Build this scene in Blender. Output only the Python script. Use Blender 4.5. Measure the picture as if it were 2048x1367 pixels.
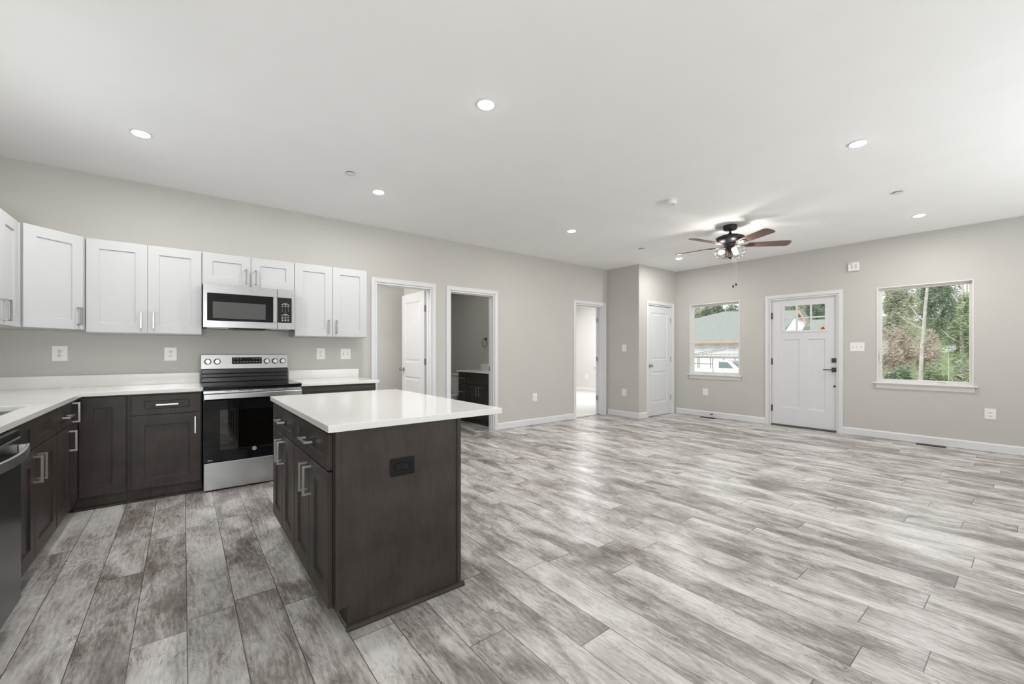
import bpy, bmesh, math, random
from mathutils import Vector, Matrix

R = math.radians
S = bpy.context.scene
COL = S.collection
for _o in list(bpy.data.objects):
    bpy.data.objects.remove(_o)
random.seed(7)

# ------------------------------------------------------------------ camera
cam_d = bpy.data.cameras.new('camera')
cam_d.sensor_width = 36.0
cam_d.lens = 834.127 * 36.0 / 2048.0
cam_d.shift_y = (702.57 - 683.5) / 2048.0
cam_d.clip_start = 0.05
cam_d.clip_end = 300
cam = bpy.data.objects.new('camera', cam_d)
COL.objects.link(cam)
cam.location = (0, 0, 1.1937)
cam.rotation_euler = (R(90), 0, R(-38.256))
S.camera = cam

# ------------------------------------------------------------------ world, daylight, exposure
W = bpy.data.worlds.new('overcast_sky')
S.world = W
W.use_nodes = True
_bg = W.node_tree.nodes['Background']
_bg.inputs[0].default_value = (0.955, 0.975, 1.0, 1)
_bg.inputs[1].default_value = 1.3

S.view_settings.view_transform = 'Standard'
S.view_settings.look = 'None'
S.view_settings.gamma = 1.0
S.view_settings.use_curve_mapping = False
S.view_settings.exposure = 0.0
S.cycles.max_bounces = 10
S.cycles.diffuse_bounces = 6
S.cycles.glossy_bounces = 4
S.cycles.transparent_max_bounces = 12
S.cycles.sample_clamp_indirect = 6.0
S.cycles.use_denoising = True
S.cycles.caustics_reflective = False
S.cycles.caustics_refractive = False


def area_light(name, loc, rot, sx, sy, power, color=(1, 1, 1), shape='RECTANGLE', parent=None, spread=180):
    d = bpy.data.lights.new(name, 'AREA')
    d.shape = shape
    d.size = sx
    if shape in ('RECTANGLE', 'ELLIPSE'):
        d.size_y = sy
    d.energy = power
    d.color = color
    d.spread = R(spread)
    o = bpy.data.objects.new(name, d)
    COL.objects.link(o)
    o.location = loc
    o.rotation_euler = rot
    if parent:
        o.parent = parent
    return o


XW0 = -1.235
# daylight fill added at the unseen glazing, tilted up to brighten the ceiling (they stand just outside the panes)
area_light('patio_fill', (4.7, -2.62, 0.95), (R(140), 0, 0), 3.9, 1.2, 100, (0.985, 0.99, 1.0), spread=140)
area_light('rear_window_fill', (-0.45, -2.62, 1.15), (R(138), 0, 0), 1.1, 0.9, 135, (0.985, 0.99, 1.0), spread=150)
area_light('sink_window_fill', (XW0 - 0.42, 3.25, 1.15), (0, R(-122), 0), 0.85, 0.95, 14, (0.985, 0.99, 1.0))  # added fill for the kitchen ceiling, at a made-up window
_sd = bpy.data.lights.new('hazy_sun', 'SUN')
_sd.energy = 1.6
_sd.angle = R(25)
_so = bpy.data.objects.new('hazy_sun', _sd)
COL.objects.link(_so)
_so.rotation_euler = (R(-8), R(-52), 0)
# unseen fill lamps added to brighten the rooms beyond the doorways
area_light('hall_fill', (0.8, 5.6, 2.5), (0, R(-35), 0), 0.6, 0.6, 40, (1, 0.98, 0.95))
area_light('bathroom_fill', (3.2, 5.9, 2.58), (0, 0, 0), 0.4, 0.4, 6, (1, 0.99, 0.97))  # added fill; the bathroom itself is unlit
area_light('bedroom_fill', (7.8, 7.4, 2.68), (0, 0, 0), 1.6, 1.6, 96, (0.975, 0.985, 1.0))

# ------------------------------------------------------------------ materials
MATS = {}


def new_mat(name):
    m = bpy.data.materials.new(name)
    m.use_nodes = True
    MATS[name] = m
    return m, m.node_tree.nodes, m.node_tree.links, m.node_tree.nodes['Principled BSDF']


def plain(name, col, rough=0.5, metal=0.0, spec=0.5, coat=0.0, noise=0.0, nscale=30.0, bump=0.0, stretch=None):
    m, N, L, B = new_mat(name)
    B.inputs['Base Color'].default_value = (*col, 1)
    B.inputs['Roughness'].default_value = rough
    B.inputs['Metallic'].default_value = metal
    B.inputs['Specular IOR Level'].default_value = spec
    B.inputs['Coat Weight'].default_value = coat
    B.inputs['Coat Roughness'].default_value = 0.1
    if noise or bump:
        tc = N.new('ShaderNodeTexCoord')
        src = tc.outputs['Object']
        if stretch:
            mp = N.new('ShaderNodeMapping')
            mp.inputs['Scale'].default_value = stretch
            L.new(src, mp.inputs[0])
            src = mp.outputs[0]
        nz = N.new('ShaderNodeTexNoise')
        nz.inputs['Scale'].default_value = nscale
        nz.inputs['Detail'].default_value = 5
        L.new(src, nz.inputs['Vector'])
        if noise:
            rp = N.new('ShaderNodeValToRGB')
            a = tuple(max(0, c * (1 - noise)) for c in col)
            b = tuple(min(1, c * (1 + noise)) for c in col)
            rp.color_ramp.elements[0].position = 0.3
            rp.color_ramp.elements[1].position = 0.7
            rp.color_ramp.elements[0].color = (*a, 1)
            rp.color_ramp.elements[1].color = (*b, 1)
            L.new(nz.outputs['Fac'], rp.inputs[0])
            L.new(rp.outputs[0], B.inputs['Base Color'])
        if bump:
            bp = N.new('ShaderNodeBump')
            bp.inputs['Strength'].default_value = bump
            bp.inputs['Distance'].default_value = 0.002
            L.new(nz.outputs['Fac'], bp.inputs['Height'])
            L.new(bp.outputs[0], B.inputs['Normal'])
    return m


WALL = plain('greige_paint', (0.535, 0.520, 0.494), 0.75, noise=0.012, nscale=3, bump=0.05)
CEIL = plain('ceiling_paint', (0.90, 0.90, 0.905), 0.9, noise=0.01, nscale=3)
TRIM = plain('white_trim_paint', (0.72, 0.725, 0.74), 0.4, noise=0.008, nscale=8)
DOORW = plain('white_door_paint', (0.68, 0.685, 0.70), 0.42, noise=0.008, nscale=8)
CABW = plain('white_cabinet_lacquer', (0.53, 0.533, 0.543), 0.45, noise=0.006, nscale=6)
VINYL = plain('white_window_vinyl', (0.73, 0.715, 0.695), 0.4, noise=0.01, nscale=8)
STEEL = plain('brushed_steel', (0.50, 0.50, 0.505), 0.27, 1.0, noise=0.05, nscale=6, bump=0.06, stretch=(2, 2, 120))
DSTEEL = plain('dark_steel', (0.115, 0.118, 0.125), 0.26, 0.9, noise=0.06, nscale=6, bump=0.04, stretch=(2, 2, 90))
NICKEL = plain('satin_nickel', (0.60, 0.588, 0.575), 0.32, 1.0, noise=0.03, nscale=40)
NICKEL_DIM = plain('nickel_dim_reflection', (0.36, 0.355, 0.35), 0.3, 1.0, noise=0.03, nscale=40)  # same nickel as the lower pulls, darkened to carry their dimmer reflections
HINGE = plain('hinge_nickel', (0.36, 0.35, 0.345), 0.38, 1.0, noise=0.05, nscale=60)
GUN = plain('gunmetal', (0.085, 0.085, 0.09), 0.4, 0.7, noise=0.05, nscale=40)
BLACK = plain('black_enamel', (0.010, 0.010, 0.011), 0.22, spec=0.6, noise=0.05, nscale=20)
BGLASS = plain('black_glass', (0.006, 0.006, 0.007), 0.05, spec=0.55, noise=0.02, nscale=10)
MWGREY = plain('grey_mesh_glass', (0.085, 0.085, 0.087), 0.12, spec=0.5, noise=0.06, nscale=300)
BPLAST = plain('black_plastic', (0.007, 0.007, 0.007), 0.45, spec=0.25, noise=0.05, nscale=60)
WPLAST = plain('white_plastic', (0.83, 0.825, 0.81), 0.35, noise=0.01, nscale=60)
GPLAST = plain('grey_print', (0.42, 0.42, 0.42), 0.5, noise=0.02, nscale=60)
SLOT = plain('slot_dark', (0.03, 0.03, 0.03), 0.6, noise=0.05, nscale=60)
INK = plain('pale_print', (0.62, 0.62, 0.62), 0.5, noise=0.02, nscale=60)
PORC = plain('porcelain', (0.72, 0.72, 0.70), 0.12, noise=0.01, nscale=10)
CARPET = plain('pale_carpet', (0.66, 0.645, 0.62), 0.95, noise=0.10, nscale=140, bump=0.6)
FANBLK = plain('oil_rubbed_black', (0.016, 0.016, 0.017), 0.42, 0.3, noise=0.05, nscale=30)
BLADE = plain('walnut_blade', (0.120, 0.066, 0.045), 0.30, noise=0.45, nscale=14, stretch=(1.2, 14, 4))
CHAIN = plain('pull_chain_metal', (0.62, 0.60, 0.56), 0.35, 0.8, noise=0.05, nscale=90)
VENT = plain('brown_register_metal', (0.045, 0.036, 0.03), 0.5, 0.3, noise=0.05, nscale=40)


def dark_wood(name, base, up):
    m, N, L, B = new_mat(name)
    tc = N.new('ShaderNodeTexCoord')
    mp = N.new('ShaderNodeMapping')
    mp.inputs['Scale'].default_value = (9, 9, 1.6)
    L.new(tc.outputs['Object'], mp.inputs[0])
    n1 = N.new('ShaderNodeTexNoise')
    n1.inputs['Scale'].default_value = 6
    n1.inputs['Detail'].default_value = 7
    L.new(mp.outputs[0], n1.inputs['Vector'])
    n2 = N.new('ShaderNodeTexNoise')
    n2.inputs['Scale'].default_value = 5
    n2.inputs['Detail'].default_value = 3
    L.new(tc.outputs['Object'], n2.inputs['Vector'])
    mx = N.new('ShaderNodeMath')
    mx.operation = 'MULTIPLY_ADD'
    mx.inputs[1].default_value = 0.35
    L.new(n1.outputs['Fac'], mx.inputs[0])
    m2 = N.new('ShaderNodeMath')
    m2.operation = 'MULTIPLY'
    m2.inputs[1].default_value = 0.65
    L.new(n2.outputs['Fac'], m2.inputs[0])
    L.new(m2.outputs[0], mx.inputs[2])
    rp = N.new('ShaderNodeValToRGB')
    rp.color_ramp.elements[0].position = 0.30
    rp.color_ramp.elements[1].position = 0.70
    rp.color_ramp.elements[0].color = (*base, 1)
    rp.color_ramp.elements[1].color = (*up, 1)
    L.new(mx.outputs[0], rp.inputs[0])
    L.new(rp.outputs[0], B.inputs['Base Color'])
    B.inputs['Roughness'].default_value = 0.42
    B.inputs['Specular IOR Level'].default_value = 0.32
    return m


DARK = dark_wood('espresso_stain', (0.031, 0.0245, 0.0215), (0.066, 0.053, 0.047))


def quartz():
    m, N, L, B = new_mat('white_quartz')
    tc = N.new('ShaderNodeTexCoord')
    n1 = N.new('ShaderNodeTexNoise')
    n1.inputs['Scale'].default_value = 7
    n1.inputs['Detail'].default_value = 8
    n1.inputs['Distortion'].default_value = 2.2
    L.new(tc.outputs['Object'], n1.inputs['Vector'])
    rp = N.new('ShaderNodeValToRGB')
    e = rp.color_ramp.elements
    e[0].position = 0.0
    e[0].color = (0.80, 0.79, 0.775, 1)
    e[1].position = 1.0
    e[1].color = (0.80, 0.79, 0.775, 1)
    for p, c in ((0.401, (0.80, 0.79, 0.775, 1)), (0.41, (0.68, 0.665, 0.645, 1)), (0.419, (0.80, 0.79, 0.775, 1))):
        x = e.new(p)
        x.color = c
    L.new(n1.outputs['Fac'], rp.inputs[0])
    n2 = N.new('ShaderNodeTexNoise')
    n2.inputs['Scale'].default_value = 2.5
    L.new(tc.outputs['Object'], n2.inputs['Vector'])
    r2 = N.new('ShaderNodeValToRGB')
    r2.color_ramp.elements[0].position = 0.42
    r2.color_ramp.elements[1].position = 0.6
    L.new(n2.outputs['Fac'], r2.inputs[0])
    mix = N.new('ShaderNodeMixRGB')
    mix.inputs[1].default_value = (0.80, 0.79, 0.775, 1)
    L.new(r2.outputs[0], mix.inputs[0])
    L.new(rp.outputs[0], mix.inputs[2])
    L.new(mix.outputs[0], B.inputs['Base Color'])
    B.inputs['Roughness'].default_value = 0.10
    return m


QUARTZ = quartz()


def plank_floor():
    m, N, L, B = new_mat('grey_plank_floor')

    def math_n(op, a, b=None, c=None):
        n = N.new('ShaderNodeMath')
        n.operation = op
        for i, v in enumerate((a, b, c)):
            if v is None:
                continue
            if isinstance(v, (int, float)):
                n.inputs[i].default_value = v
            else:
                L.new(v, n.inputs[i])
        return n.outputs[0]

    tc = N.new('ShaderNodeTexCoord')
    sp = N.new('ShaderNodeSeparateXYZ')
    L.new(tc.outputs['Object'], sp.inputs[0])
    x, y = sp.outputs[0], sp.outputs[1]
    u = math_n('DIVIDE', math_n('SUBTRACT', x, 0.0115), 0.1792)
    row = math_n('FLOOR', u)
    fx = math_n('FRACT', u)
    wn = N.new('ShaderNodeTexWhiteNoise')
    wn.noise_dimensions = '1D'
    L.new(row, wn.inputs['W'])
    v = math_n('ADD', math_n('DIVIDE', y, 1.22), math_n('MULTIPLY', wn.outputs['Value'], 7.0))
    pid = math_n('FLOOR', v)
    fy = math_n('FRACT', v)
    cb = N.new('ShaderNodeCombineXYZ')
    L.new(row, cb.inputs[0])
    L.new(pid, cb.inputs[1])
    wp = N.new('ShaderNodeTexWhiteNoise')
    wp.noise_dimensions = '3D'
    L.new(cb.outputs[0], wp.inputs['Vector'])
    sc = N.new('ShaderNodeVectorMath')
    sc.operation = 'SCALE'
    sc.inputs['Scale'].default_value = 23.0
    L.new(wp.outputs['Color'], sc.inputs[0])
    ad = N.new('ShaderNodeVectorMath')
    L.new(tc.outputs['Object'], ad.inputs[0])
    L.new(sc.outputs[0], ad.inputs[1])

    def noise(scale_xyz, scale, detail, dist, rough=0.55):
        mp = N.new('ShaderNodeMapping')
        mp.inputs['Scale'].default_value = scale_xyz
        L.new(ad.outputs[0], mp.inputs[0])
        n = N.new('ShaderNodeTexNoise')
        n.inputs['Scale'].default_value = scale
        n.inputs['Detail'].default_value = detail
        n.inputs['Distortion'].default_value = dist
        n.inputs['Roughness'].default_value = rough
        L.new(mp.outputs[0], n.inputs['Vector'])
        return n.outputs['Fac']

    blotch = noise((1.0, 0.40, 1), 5.5, 4, 0.7, 0.55)
    smear = noise((1.0, 0.30, 1), 34.0, 9, 1.5, 0.68)
    grain = noise((1.0, 0.05, 1), 330.0, 4, 0.3, 0.65)
    # cathedral figure
    mp = N.new('ShaderNodeMapping')
    mp.inputs['Scale'].default_value = (1.0, 0.22, 1)
    L.new(ad.outputs[0], mp.inputs[0])
    wv = N.new('ShaderNodeTexWave')
    wv.wave_type = 'BANDS'
    wv.bands_direction = 'X'
    wv.inputs['Scale'].default_value = 11
    wv.inputs['Distortion'].default_value = 16
    wv.inputs['Detail'].default_value = 3
    wv.inputs['Detail Scale'].default_value = 1.1
    L.new(mp.outputs[0], wv.inputs['Vector'])
    val = math_n('MULTIPLY', blotch, 0.92)
    val = math_n('MULTIPLY_ADD', smear, 0.46, val)
    val = math_n('MULTIPLY_ADD', grain, 0.34, val)
    val = math_n('MULTIPLY_ADD', wv.outputs['Fac'], 0.06, val)
    val = math_n('MULTIPLY_ADD', wp.outputs['Value'], 0.15, val)
    val = math_n('SUBTRACT', val, 0.455)
    cn = noise((1.0, 0.26, 1), 13.0, 5, 2.2, 0.6)
    line = math_n('SUBTRACT', 1.0, math_n('MINIMUM', 1.0, math_n('DIVIDE', math_n('ABSOLUTE', math_n('SUBTRACT', cn, 0.5)), 0.016)))
    gate = noise((1.0, 0.6, 1), 4.5, 2, 0.0)
    gate = math_n('MINIMUM', 1.0, math_n('MAXIMUM', 0.0, math_n('MULTIPLY', math_n('SUBTRACT', gate, 0.47), 9.0)))
    val = math_n('SUBTRACT', val, math_n('MULTIPLY', math_n('MULTIPLY', line, gate), 0.22))
    rp = N.new('ShaderNodeValToRGB')
    e = rp.color_ramp.elements
    e[0].position = 0.22
    e[0].color = (0.115, 0.097, 0.086, 1)
    e[1].position = 0.72
    e[1].color = (0.70, 0.685, 0.665, 1)
    a = e.new(0.40)
    a.color = (0.275, 0.247, 0.229, 1)
    a = e.new(0.54)
    a.color = (0.495, 0.470, 0.450, 1)
    L.new(val, rp.inputs[0])
    # seams
    s1 = math_n('LESS_THAN', fx, 0.018)
    s2 = math_n('LESS_THAN', fy, 0.0030)
    seam = math_n('MAXIMUM', s1, s2)
    mix = N.new('ShaderNodeMixRGB')
    mix.inputs[2].default_value = (0.035, 0.030, 0.028, 1)
    L.new(math_n('MULTIPLY', seam, 0.85), mix.inputs[0])
    L.new(rp.outputs[0], mix.inputs[1])
    L.new(mix.outputs[0], B.inputs['Base Color'])
    B.inputs['Roughness'].default_value = 0.30
    B.inputs['Specular IOR Level'].default_value = 0.6
    bp = N.new('ShaderNodeBump')
    bp.inputs['Strength'].default_value = 0.12
    bp.inputs['Distance'].default_value = 0.002
    L.new(math_n('SUBTRACT', val, seam), bp.inputs['Height'])
    L.new(bp.outputs[0], B.inputs['Normal'])
    return m


FLOOR = plank_floor()


def emit(name, col, strength):
    m, N, L, B = new_mat(name)
    B.inputs['Base Color'].default_value = (*col, 1)
    B.inputs['Emission Color'].default_value = (*col, 1)
    B.inputs['Emission Strength'].default_value = strength
    return m


LENS = emit('led_lens', (1.0, 0.98, 0.95), 14.0)
BULB = emit('warm_bulb', (1.0, 0.76, 0.46), 3.2)


def see_through(name, tint, refl, rough=0.02):
    m, N, L, B = new_mat(name)
    out = N['Material Output']
    N.remove(B)
    t = N.new('ShaderNodeBsdfTransparent')
    t.inputs[0].default_value = (*tint, 1)
    g = N.new('ShaderNodeBsdfGlossy')
    g.inputs['Roughness'].default_value = rough
    mx = N.new('ShaderNodeMixShader')
    lw = N.new('ShaderNodeLayerWeight')
    lw.inputs[0].default_value = 0.25
    mu = N.new('ShaderNodeMath')
    mu.operation = 'MULTIPLY_ADD'
    mu.inputs[1].default_value = refl
    mu.inputs[2].default_value = refl * 0.35
    L.new(lw.outputs['Fresnel'], mu.inputs[0])
    L.new(mu.outputs[0], mx.inputs[0])
    L.new(t.outputs[0], mx.inputs[1])
    L.new(g.outputs[0], mx.inputs[2])
    L.new(mx.outputs[0], out.inputs[0])
    return m


GLASS = see_through('window_glass', (0.97, 0.985, 0.975), 0.04)
OVGLASS = see_through('oven_glass', (0.20, 0.20, 0.20), 0.40, 0.03)
BULBGLASS = see_through('bulb_glass', (1.0, 0.93, 0.82), 0.2)

# exterior
SHINGLE = plain('grey_shingles', (0.345, 0.365, 0.345), 0.9, noise=0.22, nscale=9, stretch=(1, 1.2, 7))
WRAP = plain('white_house_wrap', (0.86, 0.86, 0.88), 0.6, noise=0.02, nscale=3)
WRAPINK = plain('house_wrap_ink', (0.58, 0.58, 0.61), 0.6, noise=0.02, nscale=3)
RAWWOOD = plain('raw_lumber', (0.62, 0.44, 0.29), 0.7, noise=0.15, nscale=8)
SOFFIT = plain('osb_soffit', (0.24, 0.12, 0.06), 0.8, noise=0.2, nscale=12)
TRUCK = plain('white_car_paint', (0.85, 0.86, 0.87), 0.25, noise=0.01, nscale=3, coat=0.4)
CARGLASS = plain('car_glass', (0.22, 0.29, 0.31), 0.1, noise=0.1, nscale=2)
TYRE = plain('tyre_rubber', (0.03, 0.03, 0.03), 0.8, noise=0.1, nscale=20)
ALU = plain('ladder_aluminium', (0.50, 0.46, 0.43), 0.45, 0.5, noise=0.06, nscale=20)
BARK = plain('pale_bark', (0.62, 0.59, 0.53), 0.9, noise=0.2, nscale=8)
DBARK = plain('dark_bark', (0.20, 0.17, 0.14), 0.9, noise=0.3, nscale=8)
LEAFA = plain('evergreen_foliage', (0.29, 0.36, 0.25), 0.8, noise=0.5, nscale=1.3)
LEAFB = plain('olive_foliage', (0.52, 0.54, 0.41), 0.8, noise=0.4, nscale=1.3)
LEAFC = plain('russet_foliage', (0.60, 0.52, 0.45), 0.8, noise=0.35, nscale=1.3)
LEAFD = plain('grass_green_foliage', (0.42, 0.48, 0.31), 0.8, noise=0.45, nscale=1.6)
GRASS = plain('lawn', (0.22, 0.28, 0.13), 0.95, noise=0.35, nscale=2)

# ------------------------------------------------------------------ mesh helpers


class MB:
    def __init__(s):
        s.v, s.f, s.m, s.sm = [], [], [], []

    def add(s, vs, fs, mi=0, smooth=False):
        k = len(s.v)
        s.v += [tuple(v) for v in vs]
        for f in fs:
            s.f.append([i + k for i in f])
            s.m.append(mi)
            s.sm.append(smooth)
        return s

    def box(s, x0, x1, y0, y1, z0, z1, mi=0):
        v = [(x0, y0, z0), (x1, y0, z0), (x1, y1, z0), (x0, y1, z0), (x0, y0, z1), (x1, y0, z1), (x1, y1, z1), (x0, y1, z1)]
        return s.add(v, [(3, 2, 1, 0), (4, 5, 6, 7), (0, 1, 5, 4), (1, 2, 6, 5), (2, 3, 7, 6), (3, 0, 4, 7)], mi)

    def prism(s, poly, z0, z1, mi=0):
        n = len(poly)
        v = [(p[0], p[1], z0) for p in poly] + [(p[0], p[1], z1) for p in poly]
        f = [tuple(range(n))[::-1], tuple(range(n, 2 * n))]
        for i in range(n):
            j = (i + 1) % n
            f.append((i, j, n + j, n + i))
        return s.add(v, f, mi)

    def lathe(s, prof, seg=32, c=(0, 0, 0), axis='z', mi=0, smooth=True):
        """prof: list of (r, h) along the axis"""
        v, f = [], []
        n = len(prof)
        for r, h in prof:
            for k in range(seg):
                a = 2 * math.pi * k / seg
                p = (r * math.cos(a), r * math.sin(a), h)
                if axis == 'x':
                    p = (p[2], p[0], p[1])
                elif axis == 'y':
                    p = (p[0], p[2], p[1])
                v.append((p[0] + c[0], p[1] + c[1], p[2] + c[2]))
        for i in range(n - 1):
            for k in range(seg):
                k2 = (k + 1) % seg
                f.append((i * seg + k, i * seg + k2, (i + 1) * seg + k2, (i + 1) * seg + k))
        s.add(v, f, mi, smooth)
        caps = []
        if prof[0][0] > 1e-6:
            caps.append(tuple(range(seg))[::-1])
        if prof[-1][0] > 1e-6:
            caps.append(tuple((n - 1) * seg + k for k in range(seg)))
        k0 = len(s.v) - len(v)
        for cface in caps:
            s.f.append([i + k0 for i in cface])
            s.m.append(mi)
            s.sm.append(False)
        return s

    def tube(s, pts, r, seg=8, mi=0, closed=False):
        pts = [Vector(p) for p in pts]
        n = len(pts)
        v, f = [], []
        rr = r if isinstance(r, (list, tuple)) else [r] * n
        for i, p in enumerate(pts):
            if closed:
                d = pts[(i + 1) % n] - pts[i - 1]
            else:
                d = pts[min(i + 1, n - 1)] - pts[max(i - 1, 0)]
            d.normalize()
            ref = Vector((0, 0, 1)) if abs(d.z) < 0.9 else Vector((1, 0, 0))
            a = d.cross(ref).normalized()
            b = d.cross(a)
            for k in range(seg):
                t = 2 * math.pi * k / seg
                v.append(p + (a * math.cos(t) + b * math.sin(t)) * rr[i])
        m = n if closed else n - 1
        for i in range(m):
            i2 = (i + 1) % n
            for k in range(seg):
                k2 = (k + 1) % seg
                f.append((i * seg + k, i * seg + k2, i2 * seg + k2, i2 * seg + k))
        if not closed:
            f.append(tuple(range(seg))[::-1])
            f.append(tuple((n - 1) * seg + k for k in range(seg)))
        return s.add(v, f, mi, True)

    def grid(s, us, ws, filled, t0, t1, plane='xy', mi=0):
        """solid made of the filled cells of a grid (shared vertices, no inner faces)"""
        idx = {}
        v, f = [], []

        def P(i, j, k):
            key = (i, j, k)
            if key not in idx:
                a, b, t = us[i], ws[j], (t0, t1)[k]
                idx[key] = len(v)
                v.append({'xy': (a, b, t), 'xz': (a, t, b), 'yz': (t, a, b)}[plane])
            return idx[key]

        nu, nw = len(us) - 1, len(ws) - 1
        F = lambda i, j: 0 <= i < nu and 0 <= j < nw and filled(i, j)
        for i in range(nu):
            for j in range(nw):
                if not F(i, j):
                    continue
                f.append((P(i, j, 0), P(i, j + 1, 0), P(i + 1, j + 1, 0), P(i + 1, j, 0)))
                f.append((P(i, j, 1), P(i + 1, j, 1), P(i + 1, j + 1, 1), P(i, j + 1, 1)))
                if not F(i - 1, j):
                    f.append((P(i, j, 0), P(i, j, 1), P(i, j + 1, 1), P(i, j + 1, 0)))
                if not F(i + 1, j):
                    f.append((P(i + 1, j, 0), P(i + 1, j + 1, 0), P(i + 1, j + 1, 1), P(i + 1, j, 1)))
                if not F(i, j - 1):
                    f.append((P(i, j, 0), P(i + 1, j, 0), P(i + 1, j, 1), P(i, j, 1)))
                if not F(i, j + 1):
                    f.append((P(i, j + 1, 0), P(i, j + 1, 1), P(i + 1, j + 1, 1), P(i + 1, j + 1, 0)))
        return s.add(v, f, mi)

    def slab(s, x0, z0, w, h, y0, t, panels, steps, mi=0, both=False):
        """door or drawer front: faces -y at y0, thickness t; panels = (x0,x1,z0,z1) in local; steps = (inset, depth) rings"""
        xs = sorted({0, w} | {p[0] for p in panels} | {p[1] for p in panels})
        zs = sorted({0, h} | {p[2] for p in panels} | {p[3] for p in panels})
        v, f = [], []

        def side(front):
            def Y(d):
                return y0 + d if front else y0 + t - d

            def q(a, b, c, d):
                f.append((a, b, c, d) if front else (d, c, b, a))
            g = {}
            for i, a in enumerate(xs):
                for j, b in enumerate(zs):
                    g[i, j] = len(v)
                    v.append((x0 + a, Y(0), z0 + b))
            for i in range(len(xs) - 1):
                for j in range(len(zs) - 1):
                    cx, cz = (xs[i] + xs[i + 1]) / 2, (zs[j] + zs[j + 1]) / 2
                    if (front or both) and any(p[0] < cx < p[1] and p[2] < cz < p[3] for p in panels):
                        continue
                    q(g[i, j], g[i + 1, j], g[i + 1, j + 1], g[i, j + 1])
            if front or both:
                for p in panels:
                    prev = None
                    for ins, dep in [(0, 0)] + list(steps):
                        k = len(v)
                        a, b, c, d = p[0] + ins, p[1] - ins, p[2] + ins, p[3] - ins
                        v.extend([(x0 + a, Y(dep), z0 + c), (x0 + b, Y(dep), z0 + c), (x0 + b, Y(dep), z0 + d), (x0 + a, Y(dep), z0 + d)])
                        if prev is not None:
                            for e in range(4):
                                e2 = (e + 1) % 4
                                q(prev + e, prev + e2, k + e2, k + e)
                        prev = k
                    q(prev, prev + 1, prev + 2, prev + 3)
            return g
        ga = side(True)
        gb = side(False)
        nx, nz = len(xs) - 1, len(zs) - 1
        for i in range(nx):
            f.append((ga[i, 0], gb[i, 0], gb[i + 1, 0], ga[i + 1, 0]))
            f.append((ga[i, nz], ga[i + 1, nz], gb[i + 1, nz], gb[i, nz]))
        for j in range(nz):
            f.append((ga[0, j], ga[0, j + 1], gb[0, j + 1], gb[0, j]))
            f.append((ga[nx, j], gb[nx, j], gb[nx, j + 1], ga[nx, j + 1]))
        return s.add(v, f, mi)

    def text(s, string, size, M, mi=0, depth=0.0):
        cu = bpy.data.curves.new('tmp', 'FONT')
        cu.body = string
        cu.size = size
        cu.align_x = 'CENTER'
        cu.align_y = 'CENTER'
        cu.extrude = depth
        cu.resolution_u = 3
        ob = bpy.data.objects.new('tmp', cu)
        COL.objects.link(ob)
        dg = bpy.context.evaluated_depsgraph_get()
        me = bpy.data.meshes.new_from_object(ob.evaluated_get(dg))
        s.add([M @ v.co for v in me.vertices], [tuple(p.vertices) for p in me.polygons], mi)
        bpy.data.objects.remove(ob)
        bpy.data.curves.remove(cu)
        bpy.data.meshes.remove(me)
        return s

    def obj(s, name, mats, parent=None, bevel=0.0, seg=2, recalc=True, merge=False):
        me = bpy.data.meshes.new(name)
        me.from_pydata(s.v, [], s.f)
        for i, p in enumerate(me.polygons):
            p.material_index = s.m[i]
            p.use_smooth = s.sm[i]
        for m in (mats if isinstance(mats, (list, tuple)) else [mats]):
            me.materials.append(m)
        if recalc or merge:
            bm = bmesh.new()
            bm.from_mesh(me)
            if merge:
                bmesh.ops.remove_doubles(bm, verts=bm.verts, dist=1e-5)
            if recalc:
                bmesh.ops.recalc_face_normals(bm, faces=bm.faces)
            bm.to_mesh(me)
            bm.free()
        if any(s.sm):
            me.set_sharp_from_angle(angle=R(40))
        me.update()
        o = bpy.data.objects.new(name, me)
        COL.objects.link(o)
        if parent:
            o.parent = parent
        if bevel:
            b = o.modifiers.new('bevel', 'BEVEL')
            b.width = bevel
            b.segments = seg
            b.limit_method = 'ANGLE'
            b.angle_limit = R(50)
        return o


def thing(name, label, cat, loc=(0, 0, 0), rz=0.0, group=None):
    o = bpy.data.objects.new(name, None)
    o.empty_display_size = 0.1
    COL.objects.link(o)
    o.location = loc
    o.rotation_euler = (0, 0, rz)
    return tag(o, label, cat, group)


def tag(o, label, cat, group=None, kind=None):
    o['label'] = label
    o['category'] = cat
    if group:
        o['group'] = group
    if kind:
        o['kind'] = kind
    return o


def struct(o):
    o['kind'] = 'structure'
    return o


def struct_root(name, loc=(0, 0, 0), rz=0.0):
    o = bpy.data.objects.new(name, None)
    o.empty_display_size = 0.1
    COL.objects.link(o)
    o.location = loc
    o.rotation_euler = (0, 0, rz)
    return struct(o)


def dup(root, loc=None, rz=None, label=None):
    r = root.copy()
    COL.objects.link(r)
    if loc is not None:
        r.location = loc
    if rz is not None:
        r.rotation_euler = (0, 0, rz)
    if label:
        r['label'] = label
    for ch in list(root.children):
        c = ch.copy()
        COL.objects.link(c)
        c.parent = r
        for g in list(ch.children):
            d = g.copy()
            COL.objects.link(d)
            d.parent = c
    return r


def wall(name, plane, a0, a1, t0, t1, openings=(), z0=0.0, z1=2.743, mat=None):
    us = sorted({a0, a1} | {o[0] for o in openings} | {o[1] for o in openings})
    ws = sorted({z0, z1} | {o[2] for o in openings} | {o[3] for o in openings})

    def filled(i, j):
        a, b = (us[i] + us[i + 1]) / 2, (ws[j] + ws[j + 1]) / 2
        return not any(o[0] < a < o[1] and o[2] < b < o[3] for o in openings)
    return struct(MB().grid(us, ws, filled, t0, t1, plane).obj(name, mat or WALL))


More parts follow.
